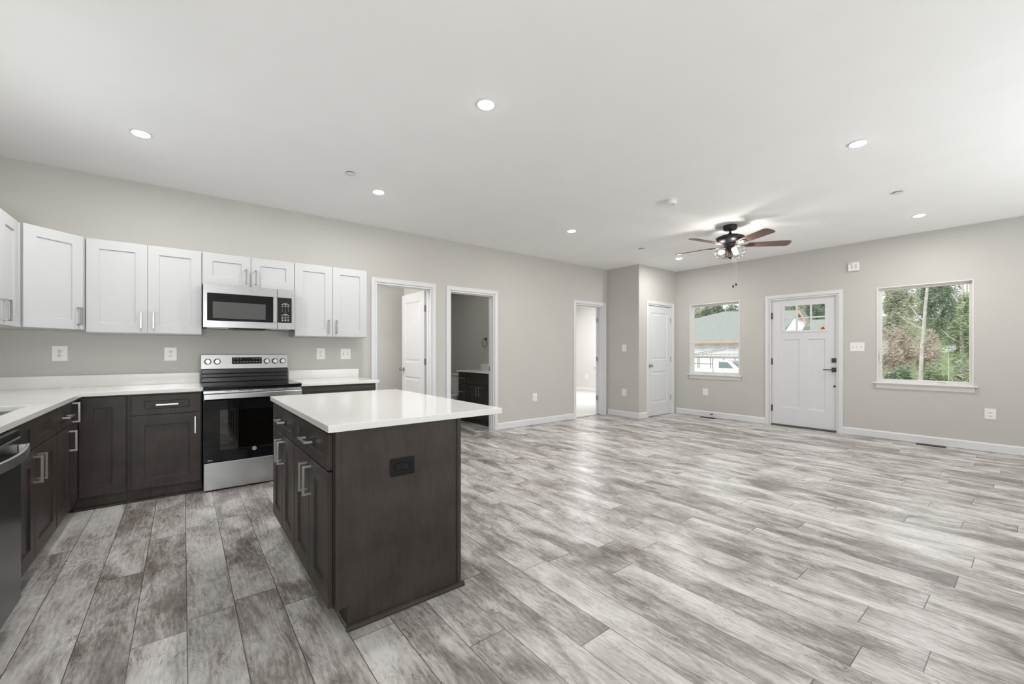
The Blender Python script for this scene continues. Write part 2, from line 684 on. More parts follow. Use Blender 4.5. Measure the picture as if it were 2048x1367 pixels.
# ------------------------------------------------------------------ room shell
YA, XB, H = 5.115, 7.536, 2.743
XW, YS = -1.235, -2.20
AT, BT = 0.12, 0.15

struct(MB().grid([XW - 0.1, 2.78, 4.30, XB + BT], [YS - 0.1, YA + 0.055, 7.5], lambda i, j: j == 0 or i == 1, -0.05, 0.0).obj('floor', FLOOR))
struct(MB().box(XW - 0.1, XB + BT, YS - 0.1, YA + AT, H, H + 0.08).obj('ceiling', CEIL))

DO1 = (1.878, 2.645, 0, 2.053)
DO2 = (2.928, 3.692, 0, 2.049)
DO3 = (5.470, 6.234, 0, 2.049)
wall('wall_north', 'xz', XW - 0.1, XB, YA, YA + AT, (DO1, DO2, DO3))
W1 = (3.214, 4.118, 0.775, 2.072)
W2 = (0.503, 1.407, 0.775, 2.072)
FD = (1.842, 2.752, 0.0, 2.040)
wall('wall_east', 'yz', YS - 0.1, 4.41, XB, XB + BT, (W1, W2, FD))
wall('wall_closet_side', 'yz', 4.41, YA, 6.34, 6.44)
CD = (6.618, 7.400, 0, 2.058)
wall('wall_closet_front', 'xz', 6.44, XB + BT, 4.41, 4.51, (CD,))
SW = (2.74, 3.70, 1.02, 2.12)
wall('wall_west', 'yz', YS - 0.1, YA, XW - 0.1, XW, (SW,))
PD = (2.6, 6.7, 0.0, 2.10)
RW = (-1.05, 0.15, 0.80, 2.30)
wall('wall_south', 'xz', XW, XB, YS - 0.1, YS, (PD, RW))

# rooms beyond the three doorways
wall('wall_hall_back', 'xz', -0.3, 2.72, 6.20, 6.30)
wall('wall_hall_west', 'yz', YA + AT, 6.20, -0.3, -0.2)
wall('wall_hall_east', 'yz', YA + AT, 7.50, 2.72, 2.79)
struct(MB().box(-0.2, 2.72, YA + AT, 6.20, -0.05, 0.0).obj('floor_hall', FLOOR))
struct(MB().box(-0.3, 2.79, YA + AT, 6.30, 2.62, 2.70).obj('ceiling_hall', CEIL))
wall('wall_bathroom_back', 'xz', 2.79, 4.38, 7.40, 7.50)
wall('wall_bathroom_east', 'yz', YA + AT, 7.40, 4.28, 4.38)
struct(MB().box(2.79, 4.38, YA + AT, 7.5, 2.62, 2.70).obj('ceiling_bathroom', CEIL))
BW = (7.27, 8.15, 0.77, 2.09)
PALE = plain('bedroom_paint', (0.66, 0.645, 0.62), 0.75, noise=0.012, nscale=3)
wall('wall_bedroom_east', 'yz', YA + AT, 9.4, 9.55, 9.67, (BW,), mat=PALE)
wall('wall_bedroom_back', 'xz', 4.6, 9.55, 9.3, 9.4, mat=PALE)
wall('wall_bedroom_west', 'yz', YA + AT, 9.3, 4.6, 4.7, mat=PALE)
wall('wall_bedroom_front', 'xz', XB, 9.55, YA, YA + AT, mat=PALE)
struct(MB().box(4.7, 9.55, YA + AT, 9.3, -0.05, 0.0).obj('floor_bedroom', CARPET))
struct(MB().box(4.6, 9.67, YA + AT, 9.4, 2.743, 2.82).obj('ceiling_bedroom', CEIL))
# threshold strip where plank meets carpet
struct(MB().box(5.488, 6.216, YA + 0.05, YA + AT + 0.005, 0.0, 0.006).obj('trim_threshold', plain('metal_threshold', (0.30, 0.29, 0.28), 0.4, 0.6, noise=0.05)))


def baseboard(name, plane, a0, a1, t, sgn, mat=TRIM):
    """runs along x (plane 'x') or y; t = wall face, sgn = direction it stands out"""
    prof = [(0, 0.004), (0.013, 0.004), (0.013, 0.088), (0.009, 0.098), (0.006, 0.104), (0, 0.106)]
    v, f = [], []
    for a in (a0, a1):
        for d, z in prof:
            v.append((a, t + sgn * d, z) if plane == 'x' else (t + sgn * d, a, z))
    n = len(prof)
    for i in range(n):
        j = (i + 1) % n
        f.append((i, j, n + j, n + i))
    f += [tuple(range(n)), tuple(range(n, 2 * n))]
    return struct(MB().add(v, f).obj(name, mat))


def casing_and_jamb(name, plane, a0, a1, z1, t, sgn, depth, floor_z=0.0):
    """door trim: a0..a1 clear opening, wall face t, stands out by sgn; jamb runs back over depth"""
    mb = MB()
    w, rev = 0.060, 0.006

    def B(a, b, d0, d1, c, d):
        lo, hi = sorted((t + sgn * d0, t + sgn * d1))
        if plane == 'x':
            mb.box(a, b, lo, hi, c, d)
        else:
            mb.box(lo, hi, a, b, c, d)
    for i0, i1, th in ((rev, 0.018, 0.0125), (0.018, 0.046, 0.0145), (0.046, w, 0.0165)):
        B(a0 - i1, a0 - i0, 0, th, floor_z, z1 + i1)
        B(a1 + i0, a1 + i1, 0, th, floor_z, z1 + i1)
        B(a0 - i0, a1 + i0, 0, th, z1 + i0, z1 + i1)
    j = 0.018
    B(a0, a0 + j, -depth, 0.001, floor_z, z1)
    B(a1 - j, a1, -depth, 0.001, floor_z, z1)
    B(a0 + j, a1 - j, -depth, 0.001, z1 - j, z1)
    return mb, B


def door_trim(name, plane, op, t, sgn, depth, stop=None):
    mb, B = casing_and_jamb(name, plane, op[0], op[1], op[3], t, sgn, depth)
    if stop:
        s0, s1 = stop
        a0, a1, z1 = op[0] + 0.018, op[1] - 0.018, op[3] - 0.018
        B(a0, a0 + 0.011, -s1, -s0, 0.0, z1)
        B(a1 - 0.011, a1, -s1, -s0, 0.0, z1)
        B(a0 + 0.011, a1 - 0.011, -s1, -s0, z1 - 0.011, z1)
    return struct(mb.obj(name, TRIM, bevel=0.0015, seg=1))


door_trim('trim_1', 'x', DO1, YA, -1, AT, (0.045, 0.08))
door_trim('trim_2', 'x', DO2, YA, -1, AT, (0.045, 0.08))
door_trim('trim_3', 'x', DO3, YA, -1, AT, (0.045, 0.08))
door_trim('trim_4', 'x', CD, 4.41, -1, 0.10, (0.06, 0.09))
door_trim('trim_5', 'y', FD, XB, -1, BT, (0.075, 0.12))

baseboard('baseboard_north', 'x', DO2[1] + 0.06, DO3[0] - 0.06, YA, -1)
baseboard('baseboard_closet_side', 'y', 4.397, YA - 0.02, 6.34, -1)
baseboard('baseboard_closet_front', 'x', 6.34, CD[0] - 0.06, 4.41, -1)
baseboard('baseboard_east_a', 'y', FD[1] + 0.06, 4.395, XB, -1)
baseboard('baseboard_east_b', 'y', YS, FD[0] - 0.06, XB, -1)
baseboard('baseboard_bedroom', 'y', YA + 0.2, 9.3, 9.55, -1)
baseboard('baseboard_bathroom', 'x', 2.79, 4.28, 7.40, -1)

# ------------------------------------------------------------------ interior doors
TWO_PANEL = [(0.010, 0.007), (0.028, 0.008), (0.045, 0.002)]


def knob_parts(parent, x, z, y0, y1):
    mb = MB()
    for y, s in ((y0, -1), (y1, 1)):
        mb.lathe([(0.031, 0.0), (0.031, s * 0.004), (0.026, s * 0.009), (0.011, s * 0.012), (0.010, s * 0.032), (0.022, s * 0.040), (0.028, s * 0.050), (0.026, s * 0.060), (0.014, s * 0.066), (0.0, s * 0.067)], 24, (x, y, z), 'y')
    return mb.obj('door_knob', NICKEL_KNOB, parent)


NICKEL_KNOB = plain('knob_nickel', (0.42, 0.41, 0.40), 0.25, 1.0, noise=0.04, nscale=50)


def hinge(parent, x, y, z, edge=None):
    """barrel at x,y; edge = (x, dir): plate let into the hinge edge of the leaf"""
    mb = MB()
    mb.lathe([(0.007, -0.045), (0.007, 0.045)], 12, (x, y, z))
    if edge:
        ex, d = edge
        mb.box(min(ex, ex + d * 0.0018), max(ex, ex + d * 0.0018), 0.001, max(0.034, y), z - 0.045, z + 0.045)
    else:
        mb.box(x - 0.012, x + 0.012, y + 0.002, y + 0.006, z - 0.044, z + 0.044)
    return mb.obj('hinge', HINGE, parent)


def leaf_door(name, loc, rz, w, h, z0, hinge_side, knob_z, hinges, knob_side_x, hinge_y, t=0.035, edge=True):
    """local: x 0..w, faces -y at y=0"""
    root = struct_root(name, loc, rz)
    s = 0.115
    panels = [(s, w - s, 0.235, 0.815), (s, w - s, 1.025, h - 0.125)]
    MB().slab(0, z0, w, h, 0, t, panels, TWO_PANEL, both=True).obj('door_leaf', DOORW, root)
    knob_parts(root, knob_side_x, knob_z, 0, t)
    hx = w if hinge_side > 0 else 0
    for z in hinges:
        hinge(root, hx + hinge_side * 0.004, hinge_y, z, (hx, hinge_side) if edge else None)
    return root


# door into the hall: hung on the right jamb, standing open ninety degrees into the hall
leaf_door('door_1', (2.600, 5.985, 0), R(-90), 0.73, 2.02, 0.012, 1, 0.93, (1.79, 1.05, 0.31), 0.065, 0.036)
# bedroom door, open past ninety degrees
leaf_door('door_3', (6.209, 5.236, 0), R(33), 0.72, 2.02, 0.012, -1, 0.93, (1.79, 1.05, 0.31), 0.655, 0.0)
# closet door, shut
leaf_door('door_4', (CD[0] + 0.020, 4.425, 0), 0, CD[1] - CD[0] - 0.040, 2.022, 0.012, 1, 0.935, (1.79, 1.05, 0.31), 0.055, -0.004, edge=False)
# strike plate on the bathroom jamb
struct(MB().box(DO2[1] - 0.0195, DO2[1] - 0.0175, YA + 0.085, YA + 0.112, 0.90, 0.965).obj('trim_strike_plate', GUN))

# ------------------------------------------------------------------ front door (door_5)
fd = struct_root('door_5', (XB + 0.035, FD[0] + 0.021, 0), R(-90))
# local x -> -y world, so local x runs from right (0) towards... origin placed at far side below
fd.location = (XB + 0.035, FD[1] - 0.021, 0)
fw, fh = FD[1] - FD[0] - 0.042, 2.005
LT = (0.165, 0.735, 1.515 - 0.025, 1.925 - 0.025)
slab_panels = [(0.168, 0.390, 0.275, 1.360), (0.502, 0.724, 0.275, 1.360)]
mb = MB()
z0 = 0.025
xs = [0, LT[0], LT[1], fw]
zs = [0, 1.43, LT[2], LT[3], fh]
# lower portion with its two flat recessed panels, then stiles and rail round the glazed lite
mb.slab(0, z0, fw, 1.43, 0, 0.044, slab_panels, [(0.004, 0.007), (0.012, 0.009)])
mb.grid([0, LT[0], LT[1], fw], [z0 + 1.43, z0 + LT[2], z0 + LT[3], z0 + fh], lambda i, j: not (i == 1 and j == 1), 0, 0.044, 'xz')
mb.obj('door_leaf', DOORW, fd)
lf = MB()
a, b, c, d = LT[0], LT[1], z0 + LT[2], z0 + LT[3]
lf.grid([a - 0.022, a + 0.012, b - 0.012, b + 0.022], [c - 0.022, c + 0.012, d - 0.012, d + 0.022], lambda i, j: not (i == 1 and j == 1), -0.008, 0.052, 'xz')
pw = (b - a) / 3
lo = lf.obj('lite_frame', DOORW, fd, bevel=0.002, seg=1)
mn = MB()
for k in (1, 2):
    mn.box(a + pw * k - 0.011, a + pw * k + 0.011, -0.006, 0.012, c + 0.012, d - 0.012)
mn.box(a + 0.012, b - 0.012, -0.0055, 0.0115, (c + d) / 2 - 0.011, (c + d) / 2 + 0.011)
mn.obj('muntin', DOORW, fd)
MB().box(a + 0.012, b - 0.012, 0.020, 0.026, c + 0.012, d - 0.012).obj('lite_pane', GLASS, fd)
lx = FD[1] - 0.021 - 1.892
MB().box(lx - 0.033, lx + 0.033, -0.012, 0.0, 1.030, 1.096).lathe([(0.014, 0), (0.014, -0.010)], 16, (lx, -0.012, 1.063), 'y').box(lx - 0.020, lx + 0.012, -0.030, -0.022, 1.052, 1.060).obj('deadbolt', GUN, fd, bevel=0.002)
MB().box(lx - 0.033, lx + 0.033, -0.012, 0.0, 0.891, 0.957).lathe([(0.011, 0), (0.011, -0.045)], 16, (lx, -0.012, 0.924), 'y').box(lx - 0.125, lx + 0.012, -0.062, -0.048, 0.916, 0.931).obj('lever_handle', GUN, fd, bevel=0.002)
MB().lathe([(0.016, 0), (0.016, -0.004), (0.0, -0.007)], 16, (lx, 0, 0.677), 'y').obj('bore_cap', GUN, fd)
for z in (1.775, 1.033, 0.277):
    MB().lathe([(0.009, -0.052), (0.009, 0.052)], 12, (0.0, -0.0095, z)).box(0.0, 0.016, -0.003, -0.0003, z - 0.05, z + 0.05).obj('hinge', GUN, fd)
struct(MB().box(XB + 0.005, XB + 0.13, FD[0] + 0.018, FD[1] - 0.018, 0.0, 0.020).obj('trim_door_sill', plain('sill_metal', (0.12, 0.11, 0.10), 0.5, 0.5, noise=0.05)))

# ------------------------------------------------------------------ windows


def window(name, op, xf, depth, crank_y, lock=True):
    """casement in an east-facing wall: op = (y0,y1,z0,z1), room face xf"""
    y0, y1, z0, z1 = op
    r = struct_root(name, (xf, 0, 0))
    e = 0.013
    mb = MB()
    mb.grid([y0, y0 + e, y1 - e, y1], [z0, z0 + 0.012, z1 - e, z1], lambda i, j: not (i == 1 and j == 1), -0.008, depth, 'yz')
    mb.obj('window_frame', VINYL, r, bevel=0.0015, seg=1)
    m2 = MB()
    f = 0.011
    a, b, c, d = y0 + e, y1 - e, z0 + 0.012, z1 - e
    m2.grid([a, a + f, b - f, b], [c, c + f, d - f, d], lambda i, j: not (i == 1 and j == 1), 0.030, depth - 0.01, 'yz')
    m2.obj('jamb_liner', VINYL, r, bevel=0.0015, seg=1)
    g = 0.020
    a, b, c, d = a + f, b - f, c + f, d - f
    m3 = MB()
    m3.grid([a, a + g, b - g, b], [c, c + g, d - g, d], lambda i, j: not (i == 1 and j == 1), 0.050, 0.095, 'yz')
    m3.obj('sash', VINYL, r, bevel=0.002, seg=1)
    MB().box(0.068, 0.074, a + g - 0.004, b - g + 0.004, c + g - 0.004, d - g + 0.004).obj('window_pane', GLASS, r)
    MB().box(-0.045, 0.030, y0 - 0.036, y1 + 0.036, z0 - 0.020, z0).obj('window_sill', VINYL, r, bevel=0.005)
    ap = MB()
    pr = [(0.0, z0 - 0.020), (-0.020, z0 - 0.020), (-0.020, z0 - 0.030), (-0.013, z0 - 0.045), (-0.013, z0 - 0.080), (-0.006, z0 - 0.088), (0.0, z0 - 0.088)]
    v = [(x, y0 - 0.006, z) for x, z in pr] + [(x, y1 + 0.006, z) for x, z in pr]
    n = len(pr)
    ap.add(v, [(i, (i + 1) % n, n + (i + 1) % n, n + i) for i in range(n)] + [tuple(range(n)), tuple(range(n, 2 * n))])
    ap.obj('apron', VINYL, r)
    cz = z0 + 0.018
    ck = MB().box(0.006, 0.030, crank_y - 0.06, crank_y + 0.06, z0 + 0.001, z0 + 0.024)
    ck.tube([(0.012, crank_y + 0.02, cz + 0.008), (0.0, crank_y, cz + 0.022), (-0.004, crank_y - 0.05, cz + 0.016), (-0.002, crank_y - 0.075, cz)], [0.008, 0.007, 0.006, 0.008], 8)
    ck.obj('crank_handle', VINYL, r, bevel=0.002)
    if lock:
        MB().box(0.018, 0.030, y1 - 0.040, y1 - 0.026, z0 + 0.27, z0 + 0.40).obj('sash_lock', VINYL, r, bevel=0.003)
    return r


window('window_1', W1, XB, 0.12, 3.83, False)
window('window_2', W2, XB, 0.12, 0.80)
# bedroom window and the unseen glazing placed behind the camera for its light
def simple_window_yz(name, op, x):
    y0, y1, z0, z1 = op
    r = struct_root(name, (x, 0, 0))
    MB().grid([y0, y0 + 0.06, y1 - 0.06, y1], [z0, z0 + 0.06, z1 - 0.06, z1], lambda i, j: not (i == 1 and j == 1), -0.02, 0.08, 'yz').obj('window_frame', TRIM, r)
    MB().box(0.03, 0.036, y0 + 0.06, y1 - 0.06, z0 + 0.06, z1 - 0.06).obj('window_pane', GLASS, r)
    MB().box(-0.05, -0.001, y0 - 0.03, y1 + 0.03, z0 - 0.03, z0).obj('window_sill', TRIM, r)
    return r


simple_window_yz('window_3', BW, 9.55)


def rear_glazing(name, op, y, mull):
    x0, x1, z0, z1 = op
    r = struct_root(name, (0, y, 0))
    xs = [x0 + 0.001]
    for k in range(mull):
        a = x0 + (x1 - x0) * k / mull
        b = x0 + (x1 - x0) * (k + 1) / mull
        xs += [a + 0.05, b - 0.05]
    xs.append(x1 - 0.001)
    MB().grid(xs, [z0 + 0.001, z0 + 0.06, z1 - 0.06, z1 - 0.001], lambda i, j: not (j == 1 and i % 2 == 1), -0.08, -0.02, 'xz').obj('window_frame', TRIM, r)
    MB().box(x0 + 0.05, x1 - 0.05, -0.053, -0.047, z0 + 0.06, z1 - 0.06).obj('window_pane', GLASS, r)
    return r


rear_glazing('door_6', PD, YS, 3)  # unseen door, set clear of the steel's reflections and widened for its light
rear_glazing('added_rear_window', RW, YS, 2)  # unseen window added to light the left of the ceiling
r5 = struct_root('added_sink_window', (XW, 0, 0))  # unseen window added over the sink to light the kitchen ceiling
MB().grid([SW[0] + 0.001, SW[0] + 0.06, SW[1] - 0.06, SW[1] - 0.001], [SW[2] + 0.001, SW[2] + 0.06, SW[3] - 0.06, SW[3] - 0.001], lambda i, j: not (i == 1 and j == 1), -0.08, -0.02, 'yz').obj('window_frame', TRIM, r5)
MB().box(-0.053, -0.047, SW[0] + 0.06, SW[1] - 0.06, SW[2] + 0.06, SW[3] - 0.06).obj('window_pane', GLASS, r5)

# ------------------------------------------------------------------ cabinet parts (local frame: faces -y, doors at y 0..0.02)
SHAKER = [(0.0015, 0.010)]


def pull_bar(parent, x, z, vertical, length=0.142, off=0.034, y=0.0, mat=None):
    mb = MB()
    h = length / 2
    b = 0.0055
    if vertical:
        mb.box(x - b, x + b, y - off - b, y - off + b, z - h, z + h)
        for s in (-1, 1):
            zz = z + s * (h - 0.006)
            mb.box(x - b, x + b, y - off + b, y, zz - b, zz + b)
    else:
        mb.box(x - h, x + h, y - off - b, y - off + b, z - b, z + b)
        for s in (-1, 1):
            xx = x + s * (h - 0.006)
            mb.box(xx - b, xx + b, y - off + b, y, z - b, z + b)
    return mb.obj('pull_handle', mat or NICKEL, parent, bevel=0.001, seg=1)


def front(parent, name, x0, x1, z0, z1, mat, pull=None, stile=0.077, rail=None):
    w, h = x1 - x0, z1 - z0
    rail = stile if rail is None else rail
    o = MB().slab(x0, z0, w, h, 0.0, 0.020, [(stile, w - stile, rail, h - rail)], SHAKER).obj(name, mat, parent, bevel=0.0015, seg=1)
    if pull:
        px, pz, vert = pull
        pull_bar(o, px, pz, vert, mat=NICKEL_DIM if mat is CABW else None)
    return o


ZD0, ZD1, ZR0, ZR1 = 0.102, 0.681, 0.688, 0.842   # base doors and drawers


def base_unit(name, label, loc, rz, w, depth=0.66, doors=1, drawers=1, hinge='l', false_front=False, toe=True, frame=0.0, group=None, hollow=False, gap=0.006, shoe=False):
    r = thing(name, label, 'cabinet', loc, rz, group)
    if hollow:
        MB().grid([0, 0.016, w - 0.016, w], [0.021, 0.045, depth - 0.01, depth], lambda i, j: not (i == 1 and j == 1), 0.1, 0.8565).box(0, w, 0.021, depth, 0.092, 0.1).obj('cabinet_body', DARK, r)
    else:
        MB().box(0, w, 0.021, depth, 0.1, 0.8565).obj('cabinet_body', DARK, r)
    if not shoe:
        MB().box(0, w, 0.080, 0.098, 0.001, 0.0995).obj('toe_kick', DARK, r)
    if shoe:
        MB().box(0, w, 0.034, 0.052, 0.001, 0.0995).obj('toe_kick', DARK, r)
        s = MB()
        pr = [(0.034, 0.0), (0.016, 0.0), (0.0165, 0.006), (0.021, 0.014), (0.030, 0.018), (0.034, 0.018)]
        n = len(pr)
        s.add([(0.0, y, z + 0.0005) for y, z in pr] + [(w, y, z + 0.0005) for y, z in pr], [(i, (i + 1) % n, n + (i + 1) % n, n + i) for i in range(n)] + [tuple(range(n)), tuple(range(n, 2 * n))])
        s.obj('shoe_molding', DARK, r)
    x0, x1 = frame + gap, w - gap
    dw = (x1 - x0) / drawers
    for k in range(drawers):
        a, b = x0 + dw * k + (gap / 2 if k else 0), x0 + dw * (k + 1) - (gap / 2 if k < drawers - 1 else 0)
        front(r, 'false_drawer_front' if false_front else 'drawer_front', a, b, ZR0, ZR1, DARK, None if false_front else ((a + b) / 2, 0.766, False), rail=0.044)
    dw = (x1 - x0) / doors
    for k in range(doors):
        a, b = x0 + dw * k + (gap / 2 if k else 0), x0 + dw * (k + 1) - (gap / 2 if k < doors - 1 else 0)
        if doors == 2:
            px = b - 0.038 if k == 0 else a + 0.038
        else:
            px = b - 0.038 if hinge == 'l' else a + 0.038
        front(r, 'door', a, b, ZD0, ZD1, DARK, (px, 0.581, True))
    return r


XL = -0.612   # face of the run under the sink
YF = 4.42     # face of the run by the range

base_unit('base_cabinet', 'dark-stained base cabinet with one drawer over one door left of the range', (-0.345, YF, 0), 0, 0.468, 0.69, 1, 1, 'l', frame=0.020, shoe=True)
base_unit('base_cabinet', 'dark-stained base cabinet right of the range, mostly hidden behind the island', (0.893, YF, 0), 0, 0.735, 0.69, 2, 1, shoe=True)
base_unit('base_cabinet', 'narrow dark-stained base cabinet with drawer and door between sink cabinet and corner', (XL, 3.757, 0), R(90), 0.405, 0.60, 1, 1, 'l')
base_unit('sink_base_cabinet', 'dark-stained sink base cabinet with two doors and no drawer pulls beside the dishwasher', (XL, 2.795, 0), R(90), 0.958, 0.60, 2, 2, false_front=True, hollow=True)

# corner cabinet with a folding two-leaf door
r = thing('corner_base_cabinet', 'dark-stained corner base cabinet with two tall door leaves meeting in the inside corner', 'cabinet', (XL, YF, 0))
MB().prism([(-0.60, 0.69), (-0.60, -0.256), (-0.021, -0.256), (-0.021, 0.021), (0.265, 0.021), (0.265, 0.69)], 0.1, 0.8565).obj('cabinet_body', DARK, r)
tk = MB().box(-0.098, -0.080, -0.256, 0.052, 0.001, 0.0995).box(-0.080, 0.265, 0.034, 0.052, 0.001, 0.0995)
tk.obj('toe_kick', DARK, r)
MB().box(-0.034, 0.265, 0.016, 0.034, 0.0005, 0.0185).obj('shoe_molding', DARK, r, bevel=0.008, seg=3)
MB().slab(0.004, ZD0, 0.257, 0.845 - ZD0, 0, 0.020, [(0.077, 0.180, 0.077, 0.845 - ZD0 - 0.080)], SHAKER).obj('door', DARK, r, bevel=0.0015, seg=1)
o = MB().slab(-0.240, ZD0, 0.236, 0.845 - ZD0, 0, 0.020, [(0.072, 0.164, 0.077, 0.845 - ZD0 - 0.080)], SHAKER).obj('door', DARK, r, bevel=0.0015, seg=1)
o.rotation_euler = (0, 0, R(90))
pull_bar(o, -0.200, 0.765, True)

# ------------------------------------------------------------------ worktops
ZT0, ZT1 = 0.8576, 0.8876
HX0, HX1, HY0, HY1 = -1.08, -0.688, 2.93, 3.578
us = [XW + 0.002, HX0, HX1, -0.586, 0.130]
ws = [1.75, HY0, HY1, 4.395, YA - 0.002]


def top_cells(i, j):
    if i == 1 and j == 1:
        return False
    return i < 3 or j == 3


ct = tag(MB().grid(us, ws, top_cells, ZT0, ZT1).obj('countertop', QUARTZ, bevel=0.002), 'L-shaped white quartz countertop with the sink cutout', 'countertop')
MB().box(XW + 0.002, 0.128, YA - 0.021, YA - 0.001, ZT1, 0.989).obj('backsplash', QUARTZ, ct, bevel=0.0015)
MB().box(XW + 0.001, XW + 0.021, 1.75, YA - 0.022, ZT1, 0.989).obj('backsplash', QUARTZ, ct, bevel=0.0015)
c2 = tag(MB().box(0.8935, 1.662, 4.415, YA - 0.002, ZT0, ZT1).obj('countertop', QUARTZ, bevel=0.002), 'short white quartz countertop between the range and the hall doorway', 'countertop')
MB().box(0.905, 1.66, YA - 0.021, YA - 0.001, ZT1, 0.987).obj('backsplash', QUARTZ, c2, bevel=0.0015)

# sink
sk = thing('kitchen_sink', 'undermount steel kitchen sink set in the L-shaped countertop', 'sink', ((HX0 + HX1) / 2, (HY0 + HY1) / 2, 0.62))
hx, hy = (HX1 - HX0) / 2 + 0.008, (HY1 - HY0) / 2 + 0.008
bs = MB()
bs.grid([-hx - 0.012, -hx, hx, hx + 0.012], [-hy - 0.012, -hy, hy, hy + 0.012], lambda i, j: not (i == 1 and j == 1), 0.010, 0.2365)
bs.box(-hx - 0.012, hx + 0.012, -hy - 0.012, hy + 0.012, 0.0, 0.010)
bs.obj('basin', STEEL, sk)
MB().lathe([(0.045, 0.0), (0.045, 0.003), (0.02, 0.001), (0.0, 0.001)], 24, (0, 0, 0.0105)).obj('drain', NICKEL, sk)

# ------------------------------------------------------------------ island
for i, (yb, lab) in enumerate(((2.548, 'dark-stained island cabinet nearest the camera, drawer over two doors'), (3.235, 'dark-stained island cabinet at the range end, drawer over two doors'))):
    base_unit('island_cabinet', lab, (0.48, yb, 0), R(-90), 0.686, 0.60, 2, 1)
ip = thing('island_end_panel', 'flat dark-stained end panel of the island facing the plank floor', 'panel', (0.5, 1.84, 0))
# panel with the toe-space notch at its lower left
MB().prism([(0.004, 0.0), (0.612, 0.0), (0.612, 0.020), (0.004, 0.020)], 0.1, 0.8565).prism([(0.060, 0.0), (0.612, 0.0), (0.612, 0.020), (0.060, 0.020)], 0.001, 0.1).obj('panel_board', DARK, ip, merge=True)
MB().box(0.002, 0.026, -0.006, -0.0002, 0.1, 0.856).obj('corner_stile', DARK, ip, bevel=0.001, seg=1)
MB().box(0.592, 0.614, -0.006, -0.0002, 0.019, 0.856).obj('corner_stile', DARK, ip, bevel=0.001, seg=1)
MB().box(0.056, 0.064, -0.004, -0.0002, 0.019, 0.104).obj('toe_return', DARK, ip, bevel=0.001, seg=1)
sh = MB()
pr = [(0.0, 0.0), (-0.018, 0.0), (-0.0175, 0.008), (-0.013, 0.016), (-0.005, 0.020), (0.0, 0.020)]
n = len(pr)
sh.add([(0.046, y - 0.0003, z + 0.0005) for y, z in pr] + [(0.630, y - 0.0003, z + 0.0005) for y, z in pr], [(i, (i + 1) % n, n + (i + 1) % n, n + i) for i in range(n)] + [tuple(range(n)), tuple(range(n, 2 * n))])
sh.obj('shoe_molding', DARK, ip)
ib = tag(MB().box(1.0825, 1.115, 1.861, 3.235, 0.001, 0.856).obj('island_back_panel', DARK), 'dark-stained back panel of the island under the seating overhang', 'panel')
tag(MB().box(0.468, 1.362, 1.813, 3.265, ZT0, ZT1).obj('island_countertop', QUARTZ, bevel=0.0025), 'white quartz island countertop overhanging at the right', 'countertop')

# ------------------------------------------------------------------ upper cabinets


def upper_unit(name, label, loc, rz, w, z0, z1, doors, depth=0.325, pz=None, pull_side='l', bottom=0.0):
    r = thing(name, label, 'cabinet', loc, rz)
    MB().box(0, w, 0.021, depth, z0 - 0.007, z1 - 0.002).obj('cabinet_body', CABW, r)
    g = 0.003
    dw = w / doors
    for k in range(doors):
        a, b = dw * k + g / 2, dw * (k + 1) - g / 2
        if doors == 2:
            px = b - 0.039 if k == 0 else a + 0.039
        else:
            px = b - 0.039
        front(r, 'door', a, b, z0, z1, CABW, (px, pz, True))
    return r


UY = 4.785
upper_unit('upper_cabinet', 'tall white two-door upper cabinet left of the microwave', (-0.619, UY, 0), 0, 0.754, 1.353, 2.115, 2, pz=1.462)
upper_unit('upper_cabinet', 'short white two-door upper cabinet above the microwave', (0.137, UY, 0), 0, 0.769, 1.820, 2.115, 2, pz=1.919)
upper_unit('upper_cabinet', 'tall white two-door upper cabinet right of the microwave', (0.908, UY, 0), 0, 0.747, 1.357, 2.116, 2, pz=1.464)
upper_unit('upper_cabinet', 'white upper cabinet at the left edge above the sink run', (-0.920, 3.80, 0), R(90), 0.695, 1.369, 2.115, 2, depth=0.31, pz=1.463)
r = thing('corner_upper_cabinet', 'white diagonal corner upper cabinet with a single door', 'cabinet', (-0.902, 4.501, 0), R(45))
M45 = Matrix.Rotation(R(-45), 3, 'Z')
poly = []
for X, Y in ((XW + 0.004, YA - 0.004), (-0.622, YA - 0.004), (-0.622, 4.812), (-0.929, 4.504), (XW + 0.004, 4.504)):
    p = M45 @ Vector((X + 0.902, Y - 4.501, 0))
    poly.append((p.x, p.y))
MB().prism(poly, 1.372, 2.113).obj('cabinet_body', CABW, r)
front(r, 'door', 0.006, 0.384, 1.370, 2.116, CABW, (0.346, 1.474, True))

# ------------------------------------------------------------------ range
rg = thing('range', 'freestanding stainless electric range with black glass oven door', 'range', (0.134, 4.37, 0))
w = 0.752
bd = MB()
bd.box(0.0, w, 0.045, 0.735, 0.03, 0.245, 1)
bd.box(0.0, 0.012, 0.045, 0.735, 0.245, 0.866, 1).box(w - 0.012, w, 0.045, 0.735, 0.245, 0.866, 1)
bd.box(0.012, w - 0.012, 0.56, 0.735, 0.245, 0.866, 1).box(0.012, w - 0.012, 0.045, 0.56, 0.80, 0.866, 1)
bd.box(0.03, w - 0.03, 0.06, 0.70, 0.001, 0.03, 1)
bd.obj('range_body', [STEEL, BLACK], rg)
MB().box(0.001, w - 0.001, 0.0, 0.044, 0.012, 0.244).obj('storage_drawer', STEEL, rg, bevel=0.004)
dr = MB()
dr.grid([0.001, 0.115, w - 0.115, w - 0.001], [0.250, 0.345, 0.690, 0.776], lambda i, j: not (i == 1 and j == 1), 0.002, 0.044, 'xz')
od = dr.obj('oven_door', BGLASS, rg, bevel=0.002)
MB().box(0.1155, w - 0.1155, 0.006, 0.010, 0.3455, 0.6895).obj('oven_window', OVGLASS, od)
